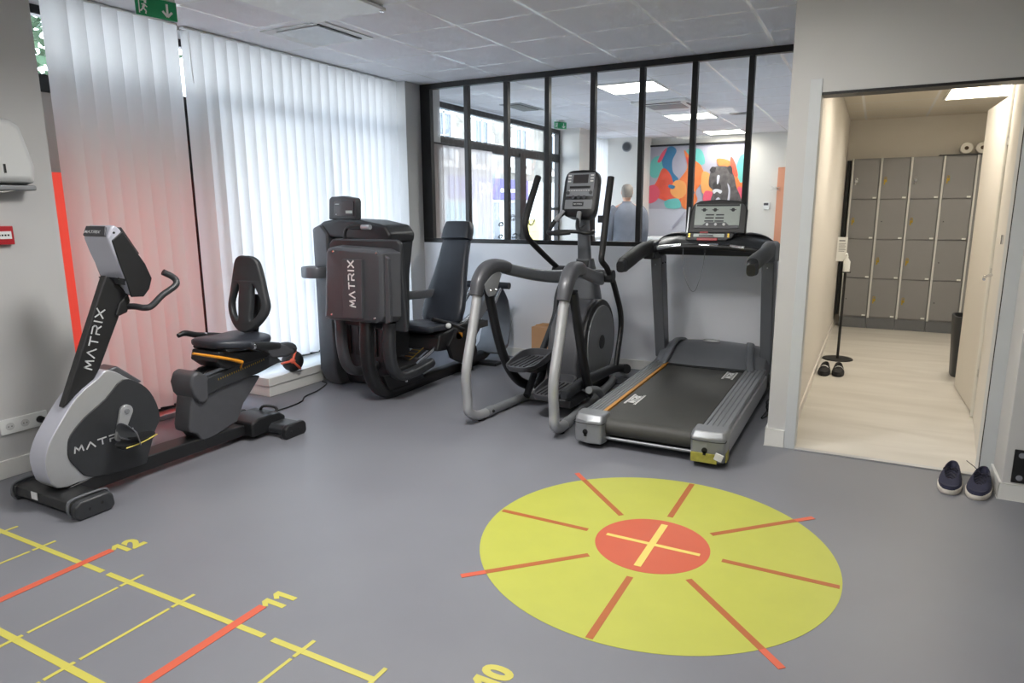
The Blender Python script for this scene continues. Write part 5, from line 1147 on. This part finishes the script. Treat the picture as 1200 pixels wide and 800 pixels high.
# ------------------------------------------------------------------ shoes
def shoe(name, loc, yaw, label, cat, group, ln, m_up, m_sole, laces=True, stripe=False, s=-1):
    """toe towards local -Y; ln total length"""
    t = thing(name, loc, label, cat, group)
    mt = Matrix.Translation(Vector(loc)) @ Matrix.Rotation(yaw, 4, 'Z') @ Matrix.Scale(ln, 4)
    def tr(bm): bmesh.ops.transform(bm, matrix=mt, verts=bm.verts); return bm
    def foot(z, g=0, n=30):
        L = []
        for k in range(n):
            a = 2 * PI * k / n; y = -.5 * math.cos(a); f = (1 - y * 2) / 2      # f=1 toe
            w = (.135 + .055 * math.sin(min(1, max(0, f)) * PI * .62) ) ; x = w * math.copysign(abs(math.sin(a)) ** .72, math.sin(a)) + s * .022 * f
            L.append((x * (1 + g), y * (1 + g * .4), z))
        return L
    bm = bmesh.new(); a_loft(bm, [foot(0, -.05), foot(.012, .0), foot(.085, .03), foot(.10, -.03)]); finish('sole', tr(bm), m_sole, t, angle=60)
    bm = bmesh.new(); loops = []
    for i, (h, inn, yo) in enumerate(((.07, -.02, 0), (.12, -.02, .0), (.17, -.10, .02), (.215, -.22, .10), (.25, -.32, .17), (.275, -.38, .20))):
        Lp = []
        for (x, y, z) in foot(h, inn):
            f = (1 - y * 2) / 2; top = .135 + .17 * min(1, max(0, 1 - f * 1.05)) + .03 * max(0, 1 - abs(f - .6) * 3)
            Lp.append((x, y * (1 - .0 * yo) + yo, min(h, .075 + (h - .075) * (top / .275) * 1.15)))
        loops.append(Lp)
    a_loft(bm, loops, cap=False)
    rim = loops[-1]; c_ = Vector((sum(p[0] for p in rim) / len(rim), sum(p[1] for p in rim) / len(rim), 0))
    inner = [(c_.x + (p[0] - c_.x) * .86, c_.y + (p[1] - c_.y) * .9, p[2] - .01) for p in rim]; deep = [(c_.x + (p[0] - c_.x) * .8, c_.y + (p[1] - c_.y) * .85, .10) for p in rim]
    a_loft(bm, [rim, inner, deep], cap=False)
    bm.faces.new([bm.verts.new(p) for p in deep])
    up = finish('upper', tr(bm), m_up, t, sub=1)
    bm = bmesh.new(); a_loft(bm, [[(p[0] * .98, p[1] * .99 - .008, .07 + .02) for p in foot(0, .0) if p[1] < -.24], [(p[0] * .86, p[1] * .94 - .005, .145) for p in foot(0, .0) if p[1] < -.24]]); finish('toe_cap', tr(bm), m_up, t, bevel=0)
    if laces:
        for k in range(4):
            y = -.19 + k * .075; w = .065 + .006 * k; z = .195 + k * .028
            bm = bmesh.new(); a_tube(bm, [(-w + s * .01, y - .012, z - .03), (0 + s * .01, y + .012, z + .012), (w + s * .01, y - .012, z - .03)], .008, k=5, n=7); finish('lace', tr(bm), 'lace', t)
        for sx in (-1, 1):
            bm = bmesh.new(); a_tube(bm, [(0, .03, .30), (sx * .06, .0, .33), (sx * .11, -.03, .30), (sx * .05, .01, .29), (0, .03, .30)], .008, k=5, n=7); finish('lace_bow', tr(bm), 'lace', t)
        if s < 0: bm = bmesh.new(); a_tube(bm, [(0, .02, .30), (-.12, .10, .38), (-.25, .16, .45)], .006, k=5, n=6); finish('lace_end', tr(bm), 'lace', t)
        bm = bmesh.new(); a_loft(bm, [[(-.055, .10, .27), (.055, .10, .27), (.05, .13, .26), (-.05, .13, .26)], [(-.06, .02, .31), (.06, .02, .31), (.055, .05, .31), (-.055, .05, .31)]]); finish('tongue', tr(bm), m_up, t)
    if stripe:
        bm = bmesh.new(); a_tube(bm, [(-.155, -.04, .16), (-.08, -.05, .245), (.0, -.055, .27), (.08, -.05, .245), (.155, -.04, .16)], (.05, .006), k=5, n=10, e=3); finish('white_strap', tr(bm), 'white', t)
    return t
shoe('sneaker', (.452, 3.988, 0), math.radians(-9), 'dark navy lace-up sneaker with worn white sole, the one nearer the yellow circle', 'shoe', 'navy sneakers by the doorway', .295, 'navy', 'sole', s=1)
shoe('sneaker', (.582, 3.968, 0), math.radians(-11), 'dark navy lace-up sneaker touching the right door post, beside its twin', 'shoe', 'navy sneakers by the doorway', .295, 'navy', 'sole', s=-1)
shoe('slipper', (-.29, 6.34, .004), math.radians(-2), 'black slip-on shoe with white strap against the wall, under the stand', 'shoe', 'black shoes by the sanitiser stand', .265, 'shoeblk', 'rubber', laces=False, stripe=True, s=1)
shoe('slipper', (-.178, 6.36, .004), math.radians(2), 'black slip-on shoe with white strap, farther from the wall, under the stand', 'shoe', 'black shoes by the sanitiser stand', .265, 'shoeblk', 'rubber', laces=False, stripe=True, s=-1)
# black anchor plate on the pier
t = thing('anchor_plate', (.78, 3.914, .18), 'black steel anchor plate with two screws, low on the wall at the right edge', 'bracket')
Box('plate', (.692, 3.907, .092), (.87, 3.914, .262), 'blkfr', t, bevel=.012)
for z in (.122, .236): Cyl('screw', (.722, 3.900, z), (.722, 3.908, z), .014, 'chrome', t)

# ------------------------------------------------------------------ office beyond the glass
FY = 12.1
P = thing('painting', (-2.85, FY, 1.72), 'large framed painting of a seated bulldog against orange and teal graffiti shapes', 'painting')
y0 = FY - .03
bm = bmesh.new(); xa, xb, za, zb = -3.655, -2.005, .93, 2.475
a_box(bm, (xa - .03, y0 - .03, za - .03), (xa, FY, zb + .03)); a_box(bm, (xb, y0 - .03, za - .03), (xb + .03, FY, zb + .03)); a_box(bm, (xa, y0 - .03, zb), (xb, FY, zb + .03)); a_box(bm, (xa, y0 - .03, za - .03), (xb, FY, za))
finish('frame', bm, 'blkfr', P, smooth=False)
M['cv0'] = mat('canvas_grey', (178, 176, 190), .8, noise=.08, nscale=4); M['cv1'] = mat('paint_orange', (240, 132, 74), .8, noise=.1, nscale=8); M['cv2'] = mat('paint_coral', (238, 98, 76), .8, noise=.1, nscale=8)
M['cv3'] = mat('paint_teal', (112, 196, 188), .8); M['cv4'] = mat('paint_blue', (70, 130, 170), .8); M['cv5'] = mat('paint_pink', (232, 96, 118), .8); M['cv6'] = mat('paint_dog_grey', (92, 88, 88), .8, noise=.35, nscale=14); M['cv7'] = mat('paint_white', (222, 222, 226), .8); M['cv8'] = mat('paint_amber', (246, 170, 100), .8); M['cv9'] = mat('paint_pale', (204, 204, 214), .8); M['cv10'] = mat('paint_dark', (60, 56, 58), .8)
Box('canvas', (xa, y0, za), (xb, FY - .005, zb), 'cv0', P)
lay = [0]
def blob(pix, m, sm=5, name='paint_shape'):
    lay[0] += 1; pts = XYZ_ART(pix)
    flat = spl2(pts, sm) if sm else pts
    bm = shape2d([flat], .0012); yy = y0 - .0012 * lay[0]
    bmesh.ops.transform(bm, matrix=Matrix.Translation((0, yy, 0)) @ Matrix.Rotation(PI / 2, 4, 'X'), verts=bm.verts)
    finish(name, bm, m, P, smooth=False)
# canvas coordinates: 0..1 across, 0..1 down
def XYZ_ART(s): return [(xa + float(a.split(',')[0]) * (xb - xa), zb - float(a.split(',')[1]) * (zb - za)) for a in s.split()]
blob('0,.69 1,.70 1,1 0,1', 'cv9', 0); blob('0,.52 .28,.52 .4,.60 1,.58 1,.69 0,.69', 'cv0', 0)
blob('.04,.14 .14,.10 .2,.2 .1,.34 .02,.3', 'cv3'); blob('.16,.06 .24,.0 .30,.05 .26,.16 .27,.28 .33,.36 .28,.40 .20,.30 .15,.18', 'cv4'); blob('.10,.16 .15,.06 .2,.02 .14,.16', 'cv5')
blob('.40,.06 .55,.05 .6,.2 .5,.2', 'cv3'); blob('.16,.24 .24,.30 .3,.45 .36,.52 .44,.6 .28,.62 .10,.56 .03,.5 .1,.38', 'cv2')
blob('.38,.05 .46,.14 .56,.22 .60,.36 .52,.5 .54,.6 .46,.70 .38,.66 .36,.5 .34,.38 .42,.24', 'cv1'); blob('.30,.38 .40,.40 .42,.52 .34,.58 .25,.5', 'cv8'); blob('.40,.12 .44,.24 .5,.30 .46,.18', 'cv2')
blob('0,.46 .08,.42 .14,.5 .1,.6 0,.62', 'cv5'); blob('.20,.60 .34,.58 .36,.68 .22,.68', 'cv3'); blob('.24,.42 .30,.44 .28,.47 .23,.45', 'cv4'); blob('.48,.50 .50,.49 .51,.52 .49,.53', 'cv4')
blob('.58,.30 .66,.32 .70,.45 .66,.55 .58,.5', 'cv8'); blob('.62,.5 .7,.52 .68,.60 .60,.6', 'cv5')
blob('.72,.16 .84,.18 .95,.30 .99,.46 .93,.52 .84,.36 .76,.26', 'cv1'); blob('.96,.13 1,.14 1,.34 .97,.42 .92,.3 .93,.2', 'cv3'); blob('.86,.14 .90,.2 .94,.34 .90,.34 .86,.24', 'cv2'); blob('.95,.46 1,.5 1,.66 .94,.56', 'cv5')
blob('.68,.26 .74,.235 .84,.25 .90,.34 .93,.46 .98,.58 .995,.69 .70,.69 .68,.6 .70,.5 .655,.44 .655,.34', 'cv6', name='painted_dog'); blob('.655,.28 .68,.24 .72,.26 .69,.31', 'cv10', name='painted_dog'); blob('.83,.25 .87,.24 .885,.32 .855,.31', 'cv10', name='painted_dog')
blob('.695,.42 .74,.40 .775,.44 .77,.50 .73,.49 .70,.47', 'cv10', name='painted_dog'); blob('.70,.49 .74,.48 .79,.50 .775,.53 .74,.51 .71,.53', 'cv7', name='painted_dog'); blob('.735,.34 .76,.34 .75,.42 .735,.42', 'cv9', name='painted_dog'); blob('.84,.42 .87,.48 .87,.6 .85,.6 .855,.5', 'cv9', name='painted_dog')
blob('.73,.60 .76,.57 .79,.62 .79,.69 .735,.69', 'cv9'); blob('.46,.74 .53,.72 .55,.80 .50,.84 .45,.80', 'cv5'); blob('.55,.75 .58,.74 .58,.86 .55,.84', 'cv5'); blob('.28,.9 .42,.72 .43,.73 .30,.91', 'cv0', 0)
struct(Box('door_2', (-1.48, FY - .04, 0), (-.66, FY, 2.06), 'peach', bevel=.004))
t = thing('thermostat', (-1.63, FY, 1.46), 'small white thermostat on the far office wall, right of the painting', 'thermostat')
Box('case', (-1.68, FY - .025, 1.39), (-1.58, FY, 1.51), 'white', t, bevel=.004); Box('display', (-1.672, FY - .028, 1.455), (-1.60, FY - .024, 1.495), 'gry', t)
t = thing('wall_ornament', (-1.50, FY - .05, 1.72), 'small pale leaf ornament on the office wall by the peach door', 'ornament')
bm = bmesh.new()
for k, (a, l) in enumerate(((2.6, .10), (3.3, .09), (.4, .07), (1.6, .05), (-.4, .07))):
    d_ = Vector((math.cos(a), 0, math.sin(a))); c0 = Vector((-1.50, FY - .045, 1.72))
    a_tube(bm, [c0, c0 + d_ * l * .5, c0 + d_ * l], [(.004, .006), (.006, .022), (.002, .004)], k=3, n=8, up=(0, 1, 0))
finish('leaves', bm, 'offw', t)
t = thing('wall_speaker', (-3.94, 11.71, 2.44), 'round grey speaker high on the white office duct, left of the painting', 'speaker')
Cyl('rim', (-3.94, 11.72, 2.47), (-3.94, 11.70, 2.47), .085, 'silverd', t, bevel=.004); Cyl('grille', (-3.94, 11.702, 2.47), (-3.94, 11.695, 2.47), .065, 'gry', t)
t = thing('reception_desk', (-2.3, 11.0, 0), 'long white desk with a thin dark top behind the person', 'desk')
Box('front_panel', (-3.3, 10.75, 0), (-1.5, 10.78, .93), 'white', t); Box('body', (-3.28, 10.78, 0), (-1.52, 11.3, .93), 'white', t); Box('top', (-3.34, 10.72, .93), (-1.46, 11.34, .96), 'white', t, bevel=.004); Box('dark_edge', (-2.62, 10.9, .965), (-1.9, 11.1, .99), 'blkfr', t, bevel=.003)
t = thing('office_desk', (-3.9, 10.9, 0), 'white desk with equipment near the office street window', 'desk')
Box('top', (-4.1, 10.5, .92), (-3.42, 11.4, .96), 'white', t, bevel=.004)
for x, y in ((-4.05, 10.55), (-3.48, 10.55), (-4.05, 11.35), (-3.48, 11.35)): Box('leg', (x - .02, y - .02, 0), (x + .02, y + .02, .92), 'white', t)
t = thing('monitor', (-3.95, 10.75, .96), 'small dark screen on a grey foot standing on the white office desk', 'monitor')
Box('screen', (-4.07, 10.70, 1.19), (-3.82, 10.73, 1.31), 'blk2', t, bevel=.004); Cyl('stand', (-3.92, 10.72, .965), (-3.92, 10.72, 1.2), .02, 'silverd', t); Box('foot', (-4.0, 10.64, .961), (-3.84, 10.8, .972), 'silverd', t, bevel=.003)
t = thing('printer', (-3.6, 10.75, .96), 'small white printer on the office desk beside the dark screen', 'printer')
Box('case', (-3.78, 10.6, .961), (-3.50, 10.9, 1.13), 'offw', t, bevel=.012); Box('paper_slot', (-3.76, 10.595, 1.03), (-3.54, 10.603, 1.045), 'blk2', t); Box('lid', (-3.79, 10.62, 1.13), (-3.51, 10.88, 1.15), 'white', t, bevel=.004)
# sheer curtains on the office street windows
def curtain(name, y0_, y1_, z0, z1, x, label, m='sheer', n=60):
    t = thing(name, (x, (y0_ + y1_) / 2, z1), label, 'curtain')
    bm = bmesh.new(); rows = []
    for z in (z1, z0):
        rows.append([bm.verts.new((x + .02 * math.sin(i * 1.1) + .008 * math.sin(i * 2.7), y0_ + (y1_ - y0_) * i / n, z)) for i in range(n + 1)])
    for i in range(n): bm.faces.new((rows[0][i], rows[0][i + 1], rows[1][i + 1], rows[1][i]))
    bmesh.ops.translate(bm, verts=bm.verts, vec=-Vector(t['_w'])); me = bpy.data.meshes.new('cloth'); bm.to_mesh(me); bm.free(); me.materials.append(M[m]); me.polygons.foreach_set('use_smooth', [True] * len(me.polygons))
    o = bpy.data.objects.new('cloth', me); COL.objects.link(o); o.parent = t
    Tube('curtain_rod', [(x, y0_ - .03, z1 + .012), (x, y1_ + .03, z1 + .012)], .010, 'blkfr' if name == 'sheer_curtain' else 'white', t, k=1)
curtain('sheer_curtain', 5.93, 7.13, .15, 2.08, -4.05, 'pale sheer curtain over the lower left of the office street window')
curtain('roller_curtain', 10.52, 11.88, .1, 2.58, -4.30, 'bright white curtain on the farthest office window', 'blind')
Tube('curtain_rail', [(-4.32, 6.64, 2.13), (-4.32, 6.64, .5)], .012, 'blkfr', None) if False else None

# person standing, seen from behind
def person(x, y, yaw):
    t = thing('person', (x, y, 0), 'person in a grey jacket and dark trousers standing with back to us in the office', 'person')
    me = bpy.data.meshes.new('body')
    V = [(0, 0, .92), (0, .01, 1.10), (0, .02, 1.28), (0, .015, 1.42), (0, -.015, 1.50), (0, -.02, 1.57),
         (.10, 0, .88), (.105, -.01, .50), (.11, .03, .10), (-.10, 0, .88), (-.105, -.01, .50), (-.11, .03, .10),
         (.11, -.13, .035), (-.11, -.13, .035),
         (.165, .02, 1.40), (.215, .04, 1.13), (.225, -.02, .88), (-.165, .02, 1.40), (-.215, .04, 1.13), (-.225, -.02, .88)]
    R = [.15, .135, .155, .115, .055, .055, .095, .062, .045, .095, .062, .045, .034, .034, .062, .048, .033, .062, .048, .033]
    Ed = [(0, 1), (1, 2), (2, 3), (3, 4), (4, 5), (0, 6), (6, 7), (7, 8), (8, 12), (0, 9), (9, 10), (10, 11), (11, 13), (3, 14), (14, 15), (15, 16), (3, 17), (17, 18), (18, 19)]
    for s in (1, -1):
        w = 16 if s > 0 else 19; b = len(V)
        V += [(s * .228, -.035, .80)]; R += [.027]; Ed += [(w, b)]
        for k, (dx, dy, ln) in enumerate(((-.010, -.032, .078), (.0, -.012, .088), (.004, .010, .082), (.002, .030, .066))):
            q = len(V); V += [(s * (.228 + dx), -.035 + dy, .775), (s * (.225 + dx), -.035 + dy - .008, .775 - ln * .55), (s * (.215 + dx), -.035 + dy - .022, .775 - ln)]; R += [.0095, .0085, .0075]; Ed += [(b, q), (q, q + 1), (q + 1, q + 2)]
        q = len(V); V += [(s * .215, -.075, .80), (s * .205, -.092, .765)]; R += [.011, .009]; Ed += [(b, q), (q, q + 1)]
    me.from_pydata(V, Ed, []); o = bpy.data.objects.new('body', me); COL.objects.link(o); o.parent = t
    sk = o.modifiers.new('skin', 'SKIN'); sk.use_smooth_shade = True
    for i, r in enumerate(R): me.skin_vertices[0].data[i].radius = (r * (1.25 if i in (0, 1, 2, 3) else 1), r * (.85 if i in (0, 1, 2) else 1)) if i < 4 else (r, r)
    me.skin_vertices[0].data[0].use_root = True
    s = o.modifiers.new('sub', 'SUBSURF'); s.levels = 2; s.render_levels = 2
    me.materials.append(M['skin'])
    # head, one with the neck line
    def part(name, bm, m, **k):
        o = finish(name, bm, m, None, **k); o.parent = t; return o
    bm = bmesh.new(); a_loft(bm, [rloop((0, -.03 + dy, z), w, d, 24, 2.3) for z, w, d, dy in ((1.53, .045, .05, .01), (1.555, .058, .075, -.005), (1.60, .070, .09, 0), (1.65, .076, .098, .008), (1.70, .074, .096, .012), (1.735, .055, .075, .014), (1.75, .02, .03, .014))])
    a_tube(bm, [(0, -.118, 1.665), (0, -.14, 1.635), (0, -.122, 1.622)], [.009, .014, .010], k=4, n=8)
    for s_ in (-1, 1): a_sph(bm, (s_ * .077, -.01, 1.645), (.010, .02, .032), 10)
    for s_ in (-1, 1): a_sph(bm, (s_ * .030, -.112, 1.66), (.013, .008, .009), 10)
    a_tube(bm, [(-.026, -.112, 1.592), (0, -.122, 1.59), (.026, -.112, 1.592)], .006, k=3, n=6)
    part('head', bm, 'skin')
    bm = bmesh.new(); a_loft(bm, [rloop((0, -.005 + dy, z), w, d, 24, 2.3) for z, w, d, dy in ((1.575, .066, .072, .018), (1.62, .078, .086, .012), (1.67, .083, .094, .008), (1.715, .079, .093, .0), (1.75, .055, .070, 0), (1.763, .02, .03, 0))]); part('hair', bm, 'hair')
    bm = bmesh.new(); a_loft(bm, [rloop((0, dy, z), w, d, 30, 2.6) for z, w, d, dy in ((.78, .205, .145, .0), (.90, .21, .15, .0), (1.05, .20, .14, .005), (1.25, .215, .15, .01), (1.36, .215, .14, .01), (1.43, .17, .11, .01), (1.485, .09, .075, 0), (1.50, .07, .065, -.005), (1.52, .068, .063, -.01))]); part('jacket', bm, 'jacket')
    for s_ in (-1, 1):
        bm = bmesh.new(); a_tube(bm, [(s_ * .15, .015, 1.41), (s_ * .215, .025, 1.34), (s_ * .245, .04, 1.14), (s_ * .245, .0, .98), (s_ * .235, -.03, .86)], [.085, .085, .068, .060, .052], k=6, n=18); part('sleeve', bm, 'jacket')
        bm = bmesh.new(); a_tube(bm, [(s_ * .09, 0, .92), (s_ * .10, -.005, .70), (s_ * .107, -.01, .48), (s_ * .11, .025, .08)], [.115, .10, .08, .068], k=6, n=18); part('trouser_leg', bm, 'trouser')
        bm = bmesh.new(); a_loft(bm, [rloop((s_ * .11, -.04, z), w, d, 20, 2.6) for z, w, d in ((.002, .048, .135), (.03, .052, .14), (.06, .048, .12), (.09, .042, .07))]); part('shoe', bm, 'shoeblk')
    t.rotation_euler = (0, 0, yaw); t.location = (x, y, 0)
    return t
person(-3.19, 9.55, math.radians(205))

# ------------------------------------------------------------------ the street outside
struct(Box('exterior_pavement', (-13, -14, -.25), (-4.5, 34, -.12), mat('asphalt_and_paving', (150, 148, 144), .9, noise=.1, nscale=2)))
def stone_mat():
    m = mat('rubble_stone', (172, 166, 156), .9); nt = m.node_tree; b = nt.nodes['Principled BSDF']; tc = nt.nodes.new('ShaderNodeTexCoord')
    v = nt.nodes.new('ShaderNodeTexVoronoi'); v.inputs['Scale'].default_value = 4.5; nt.links.new(tc.outputs['Object'], v.inputs['Vector'])
    cr = nt.nodes.new('ShaderNodeValToRGB'); cr.color_ramp.elements[0].color = (*lin((92, 88, 82)), 1); cr.color_ramp.elements[1].color = (*lin((126, 122, 114)), 1)
    nt.links.new(v.outputs['Color'], cr.inputs['Fac']); nt.links.new(cr.outputs['Color'], b.inputs['Base Color']); return m
M['stone'] = stone_mat(); M['ash'] = mat('pale_dressed_stone', (186, 182, 174), .85, noise=.05, nscale=3); M['wgl'] = mat('dark_window_glass', (62, 72, 84), .15); M['fasc'] = mat('violet_blue_fascia', (50, 40, 116), .5); M['leaf'] = mat('foliage_green', (66, 88, 62), .8, noise=.3, nscale=9); M['shopw'] = mat('shop_front_white', (176, 178, 176), .6); M['tealp'] = mat('shop_poster_teal', (92, 150, 156), .6, noise=.2, nscale=3)
FX = -12.0
def fb(bm, y0_, y1_, z0, z1, dx=0, d=.1): a_box(bm, (FX - d, y0_, z0), (FX + dx, y1_, z1))
F_ = thing('stone_building', (FX, 20, 0), 'stone town building with quoined windows over a white shop front with violet sign', 'building')
bm = bmesh.new(); a_box(bm, (FX - .6, 12, 2.75), (FX, 40, 9)); a_box(bm, (FX - .6, 12, -.2), (FX, 40, 2.75)); finish('wall', bm, 'stone', F_)
for i, yc in enumerate((15.2, 18.1, 20.4, 23.3, 26.2, 29.1)):
    o = Box('window', (FX - .1, yc - .45, 3.05), (FX + .04, yc + .45, 6.2), 'wgl', F_)
    bm = bmesh.new(); a_box(bm, (FX, yc - .04, 3.05), (FX + .07, yc + .04, 6.2)); a_box(bm, (FX, yc - .45, 4.3), (FX + .07, yc + .45, 4.38)); a_box(bm, (FX, yc - .5, 3.0), (FX + .07, yc - .4, 6.2)); a_box(bm, (FX, yc + .4, 3.0), (FX + .07, yc + .5, 6.2)); finish('window_bars', bm, 'shopw', o)
    bm = bmesh.new()
    for k in range(10):
        e = .18 if k % 2 else .34
        a_box(bm, (FX, yc - .5 - e, 2.9 + k * .36), (FX + .06, yc - .5, 2.9 + k * .36 + .34)); a_box(bm, (FX, yc + .5, 2.9 + k * .36), (FX + .06, yc + .5 + e, 2.9 + k * .36 + .34))
    a_box(bm, (FX, yc - .7, 2.72), (FX + .12, yc + .7, 2.9)); finish('quoins', bm, 'ash', F_)
# shop at street level
s_ = F_
Box('shop_front', (FX, 14.2, -.12), (FX + .2, 30, 2.45), 'shopw', s_)
fz = [(-11.700, 21.272, 2.987), (-11.700, 24.354, 2.993), (-11.700, 24.280, 2.282), (-11.700, 21.197, 2.262)]
ya_, yb_ = 19.6, 22.6
Box('fascia', (FX + .18, 18.0, 1.75), (FX + .32, 23.4, 2.45), 'fasc', s_, bevel=.01)
bm = text_bm('po', .75, .02, .01); bmesh.ops.transform(bm, matrix=frame((FX + .33, 19.7, 1.95), (0, 1, 0), (0, 0, 1)), verts=bm.verts); finish('fascia_lettering', bm, 'txt', s_, smooth=False)
bm = bmesh.new()
for k in range(9): a_box(bm, (FX + .325, 21.2 + k * .17, 2.0), (FX + .335, 21.32 + k * .17, 2.12))
finish('fascia_small_print', bm, 'txt', s_)
for y_ in (16.2, 18.6, 20.6, 22.4): 
    Box('shop_window', (FX + .19, y_ - .7, .2), (FX + .23, y_ + .7, 1.65), 'wgl' if y_ > 20 else 'tealp', s_)
Box('poster', (FX + .24, 18.0, -.05), (FX + .26, 20.2, .85), 'tealp', s_)
Box('yellow_panel', (FX + .24, 23.2, -.1), (FX + .30, 24.4, 1.0), 'stripe', s_)
# glass lettering on the office door side
bm = bmesh.new()
rnd = random.Random(4)
for (yc, zc, sc_) in ((8.02, 1.22, .055), (8.36, 1.30, .07), (8.95, 1.24, .09), (8.40, 1.05, .06), (8.02, 1.06, .05)):
    for k in range(5):
        a = rnd.uniform(0, 6); r = sc_ * rnd.uniform(.5, 1); pts = [(-4.425, yc + r * math.cos(a + j * .9) * (1 + .2 * k), zc + r * .7 * math.sin(a + j * 1.1)) for j in range(4)]
        a_tube(bm, pts, .005, k=4, n=6)
tag(finish('glass_scribble', bm, 'blk2'), 'dark looping lettering painted on the office door glass', 'lettering')
# trees by the near end of the window
for i, (x, y, h, l) in enumerate(((-7.0, 3.0, 4.6, 'leafy tree outside the near window, seen past the blind'), (-11.0, 6.6, 5.6, 'second leafy tree across the pavement outside the near window'))):
    t = thing('tree', (x, y, -.12), l, 'tree', None)
    bm = bmesh.new(); a_tube(bm, [(x, y, -.12), (x + .1, y, 1.5), (x, y + .1, 3.2), (x, y, h - .8)], [.16, .12, .09, .04], k=4); finish('trunk', bm, 'card', t)
    rnd = random.Random(i); bm = bmesh.new()
    for k in range(2600):
        a, b, r = rnd.uniform(0, 2 * PI), rnd.uniform(-1, 1), rnd.random() ** .4 * 1.7
        c = Vector((x + r * math.cos(a) * math.sqrt(1 - b * b), y + r * math.sin(a) * math.sqrt(1 - b * b), h - .8 + b * r * 1.1))
        u = Vector((rnd.uniform(-1, 1), rnd.uniform(-1, 1), rnd.uniform(-1, 1))).normalized(); v = u.orthogonal().normalized(); s1 = rnd.uniform(.05, .11)
        q = [c + u * s1, c + v * s1 * .5, c - u * s1, c - v * s1 * .5]; bm.faces.new([bm.verts.new(p) for p in q])
    bmesh.ops.translate(bm, verts=bm.verts, vec=-Vector(t['_w'])); me = bpy.data.meshes.new('foliage'); bm.to_mesh(me); bm.free(); me.materials.append(M['leaf']); o = bpy.data.objects.new('foliage', me); COL.objects.link(o); o.parent = t

# ------------------------------------------------------------------ light
w = bpy.data.worlds.new('sky'); SC.world = w; w.use_nodes = True; nt = w.node_tree; bg = nt.nodes['Background']
tc = nt.nodes.new('ShaderNodeTexCoord'); sp = nt.nodes.new('ShaderNodeSeparateXYZ'); nt.links.new(tc.outputs['Generated'], sp.inputs[0])
cr = nt.nodes.new('ShaderNodeValToRGB'); cr.color_ramp.elements[0].position = 0.0; cr.color_ramp.elements[0].color = (.80, .86, .95, 1); cr.color_ramp.elements[1].position = .6; cr.color_ramp.elements[1].color = (.62, .76, 1, 1)
nt.links.new(sp.outputs['Z'], cr.inputs['Fac']); nt.links.new(cr.outputs['Color'], bg.inputs['Color']); bg.inputs['Strength'].default_value = SKY
s = bpy.data.lights.new('sun', 'SUN'); s.energy = SUN; s.angle = math.radians(9); s.color = (1, .97, .92)
so = bpy.data.objects.new('sun', s); COL.objects.link(so); so.rotation_euler = Vector((-.62, .35, -.60)).to_track_quat('-Z', 'Y').to_euler(); so.location = (8, -4, 9)
def ceiling_lamp(x, y, z, sx, sy, p, c, spread=160):
    l = bpy.data.lights.new('panel_light', 'AREA'); l.shape = 'RECTANGLE'; l.size = sx; l.size_y = sy; l.energy = p; l.color = c; l.spread = math.radians(spread)
    o = bpy.data.objects.new('panel_light', l); COL.objects.link(o); o.location = (x, y, z)
LC = (1, .975, .95)
for x, y in ((-2.29, 6.95), (-2.30, 9.45), (-2.28, 11.65)): ceiling_lamp(x, y, CZ - .02, .56, .56, OFFICE if y < 11 else OFFICE * .4, LC)
ceiling_lamp(.76, 7.4, 2.39, .56, .74, CHANGE, (1, .95, .87)); ceiling_lamp(.35, 5.6, 2.39, .5, .5, CHANGE * .8, (1, .95, .87))
# unseen fill panels added over the studio to brighten machines and back wall
for i, (x, y) in enumerate(((-1.95, 2.45), (-.55, 3.15), (-2.9, -.6), (-.6, -.6), (-.6, 1.3))):
    led_panel(x, y, .6, .6, ['lit ceiling panel above the floor between bike and circle', 'lit ceiling panel above the yellow circle nearest the doorway', 'lit ceiling panel behind the camera near the window wall', 'lit ceiling panel just behind the camera', 'lit ceiling panel in front of the camera over bare floor'][i], group='studio ceiling panels')
    ceiling_lamp(x, y, CZ - .02, .56, .56, STUDIO_FILL[i], (1, .98, .96))

# ------------------------------------------------------------------ camera
cam = bpy.data.cameras.new('camera'); co_ = bpy.data.objects.new('camera', cam); COL.objects.link(co_)
cam.sensor_width = 36; cam.lens = 792.595 / 1200 * 36; cam.clip_start = .05; cam.clip_end = 200
r_ = Vector((0.88355937, 0.4682799, -0.00606442)); u_ = Vector((-0.08486601, 0.17283488, 0.98128786)); f_ = Vector((-0.46056552, 0.86651142, -0.19245093))
mm = Matrix((r_, u_, -f_)).transposed().to_4x4(); mm.translation = (0, 0, 1.425); co_.matrix_world = mm
SC.camera = co_
vs_ = SC.view_settings; vs_.view_transform = 'Standard'; vs_.look = 'None'; vs_.exposure = EXPO; vs_.gamma = 1; vs_.use_curve_mapping = False
SC.cycles.max_bounces = 10; SC.cycles.diffuse_bounces = 5; SC.cycles.transparent_max_bounces = 24; SC.cycles.glossy_bounces = 3; SC.cycles.use_denoising = True; SC.cycles.sample_clamp_indirect = 6
SC.cycles.caustics_reflective = False; SC.cycles.caustics_refractive = False
for o in SC.objects:
    if '_w' in o: del o['_w']
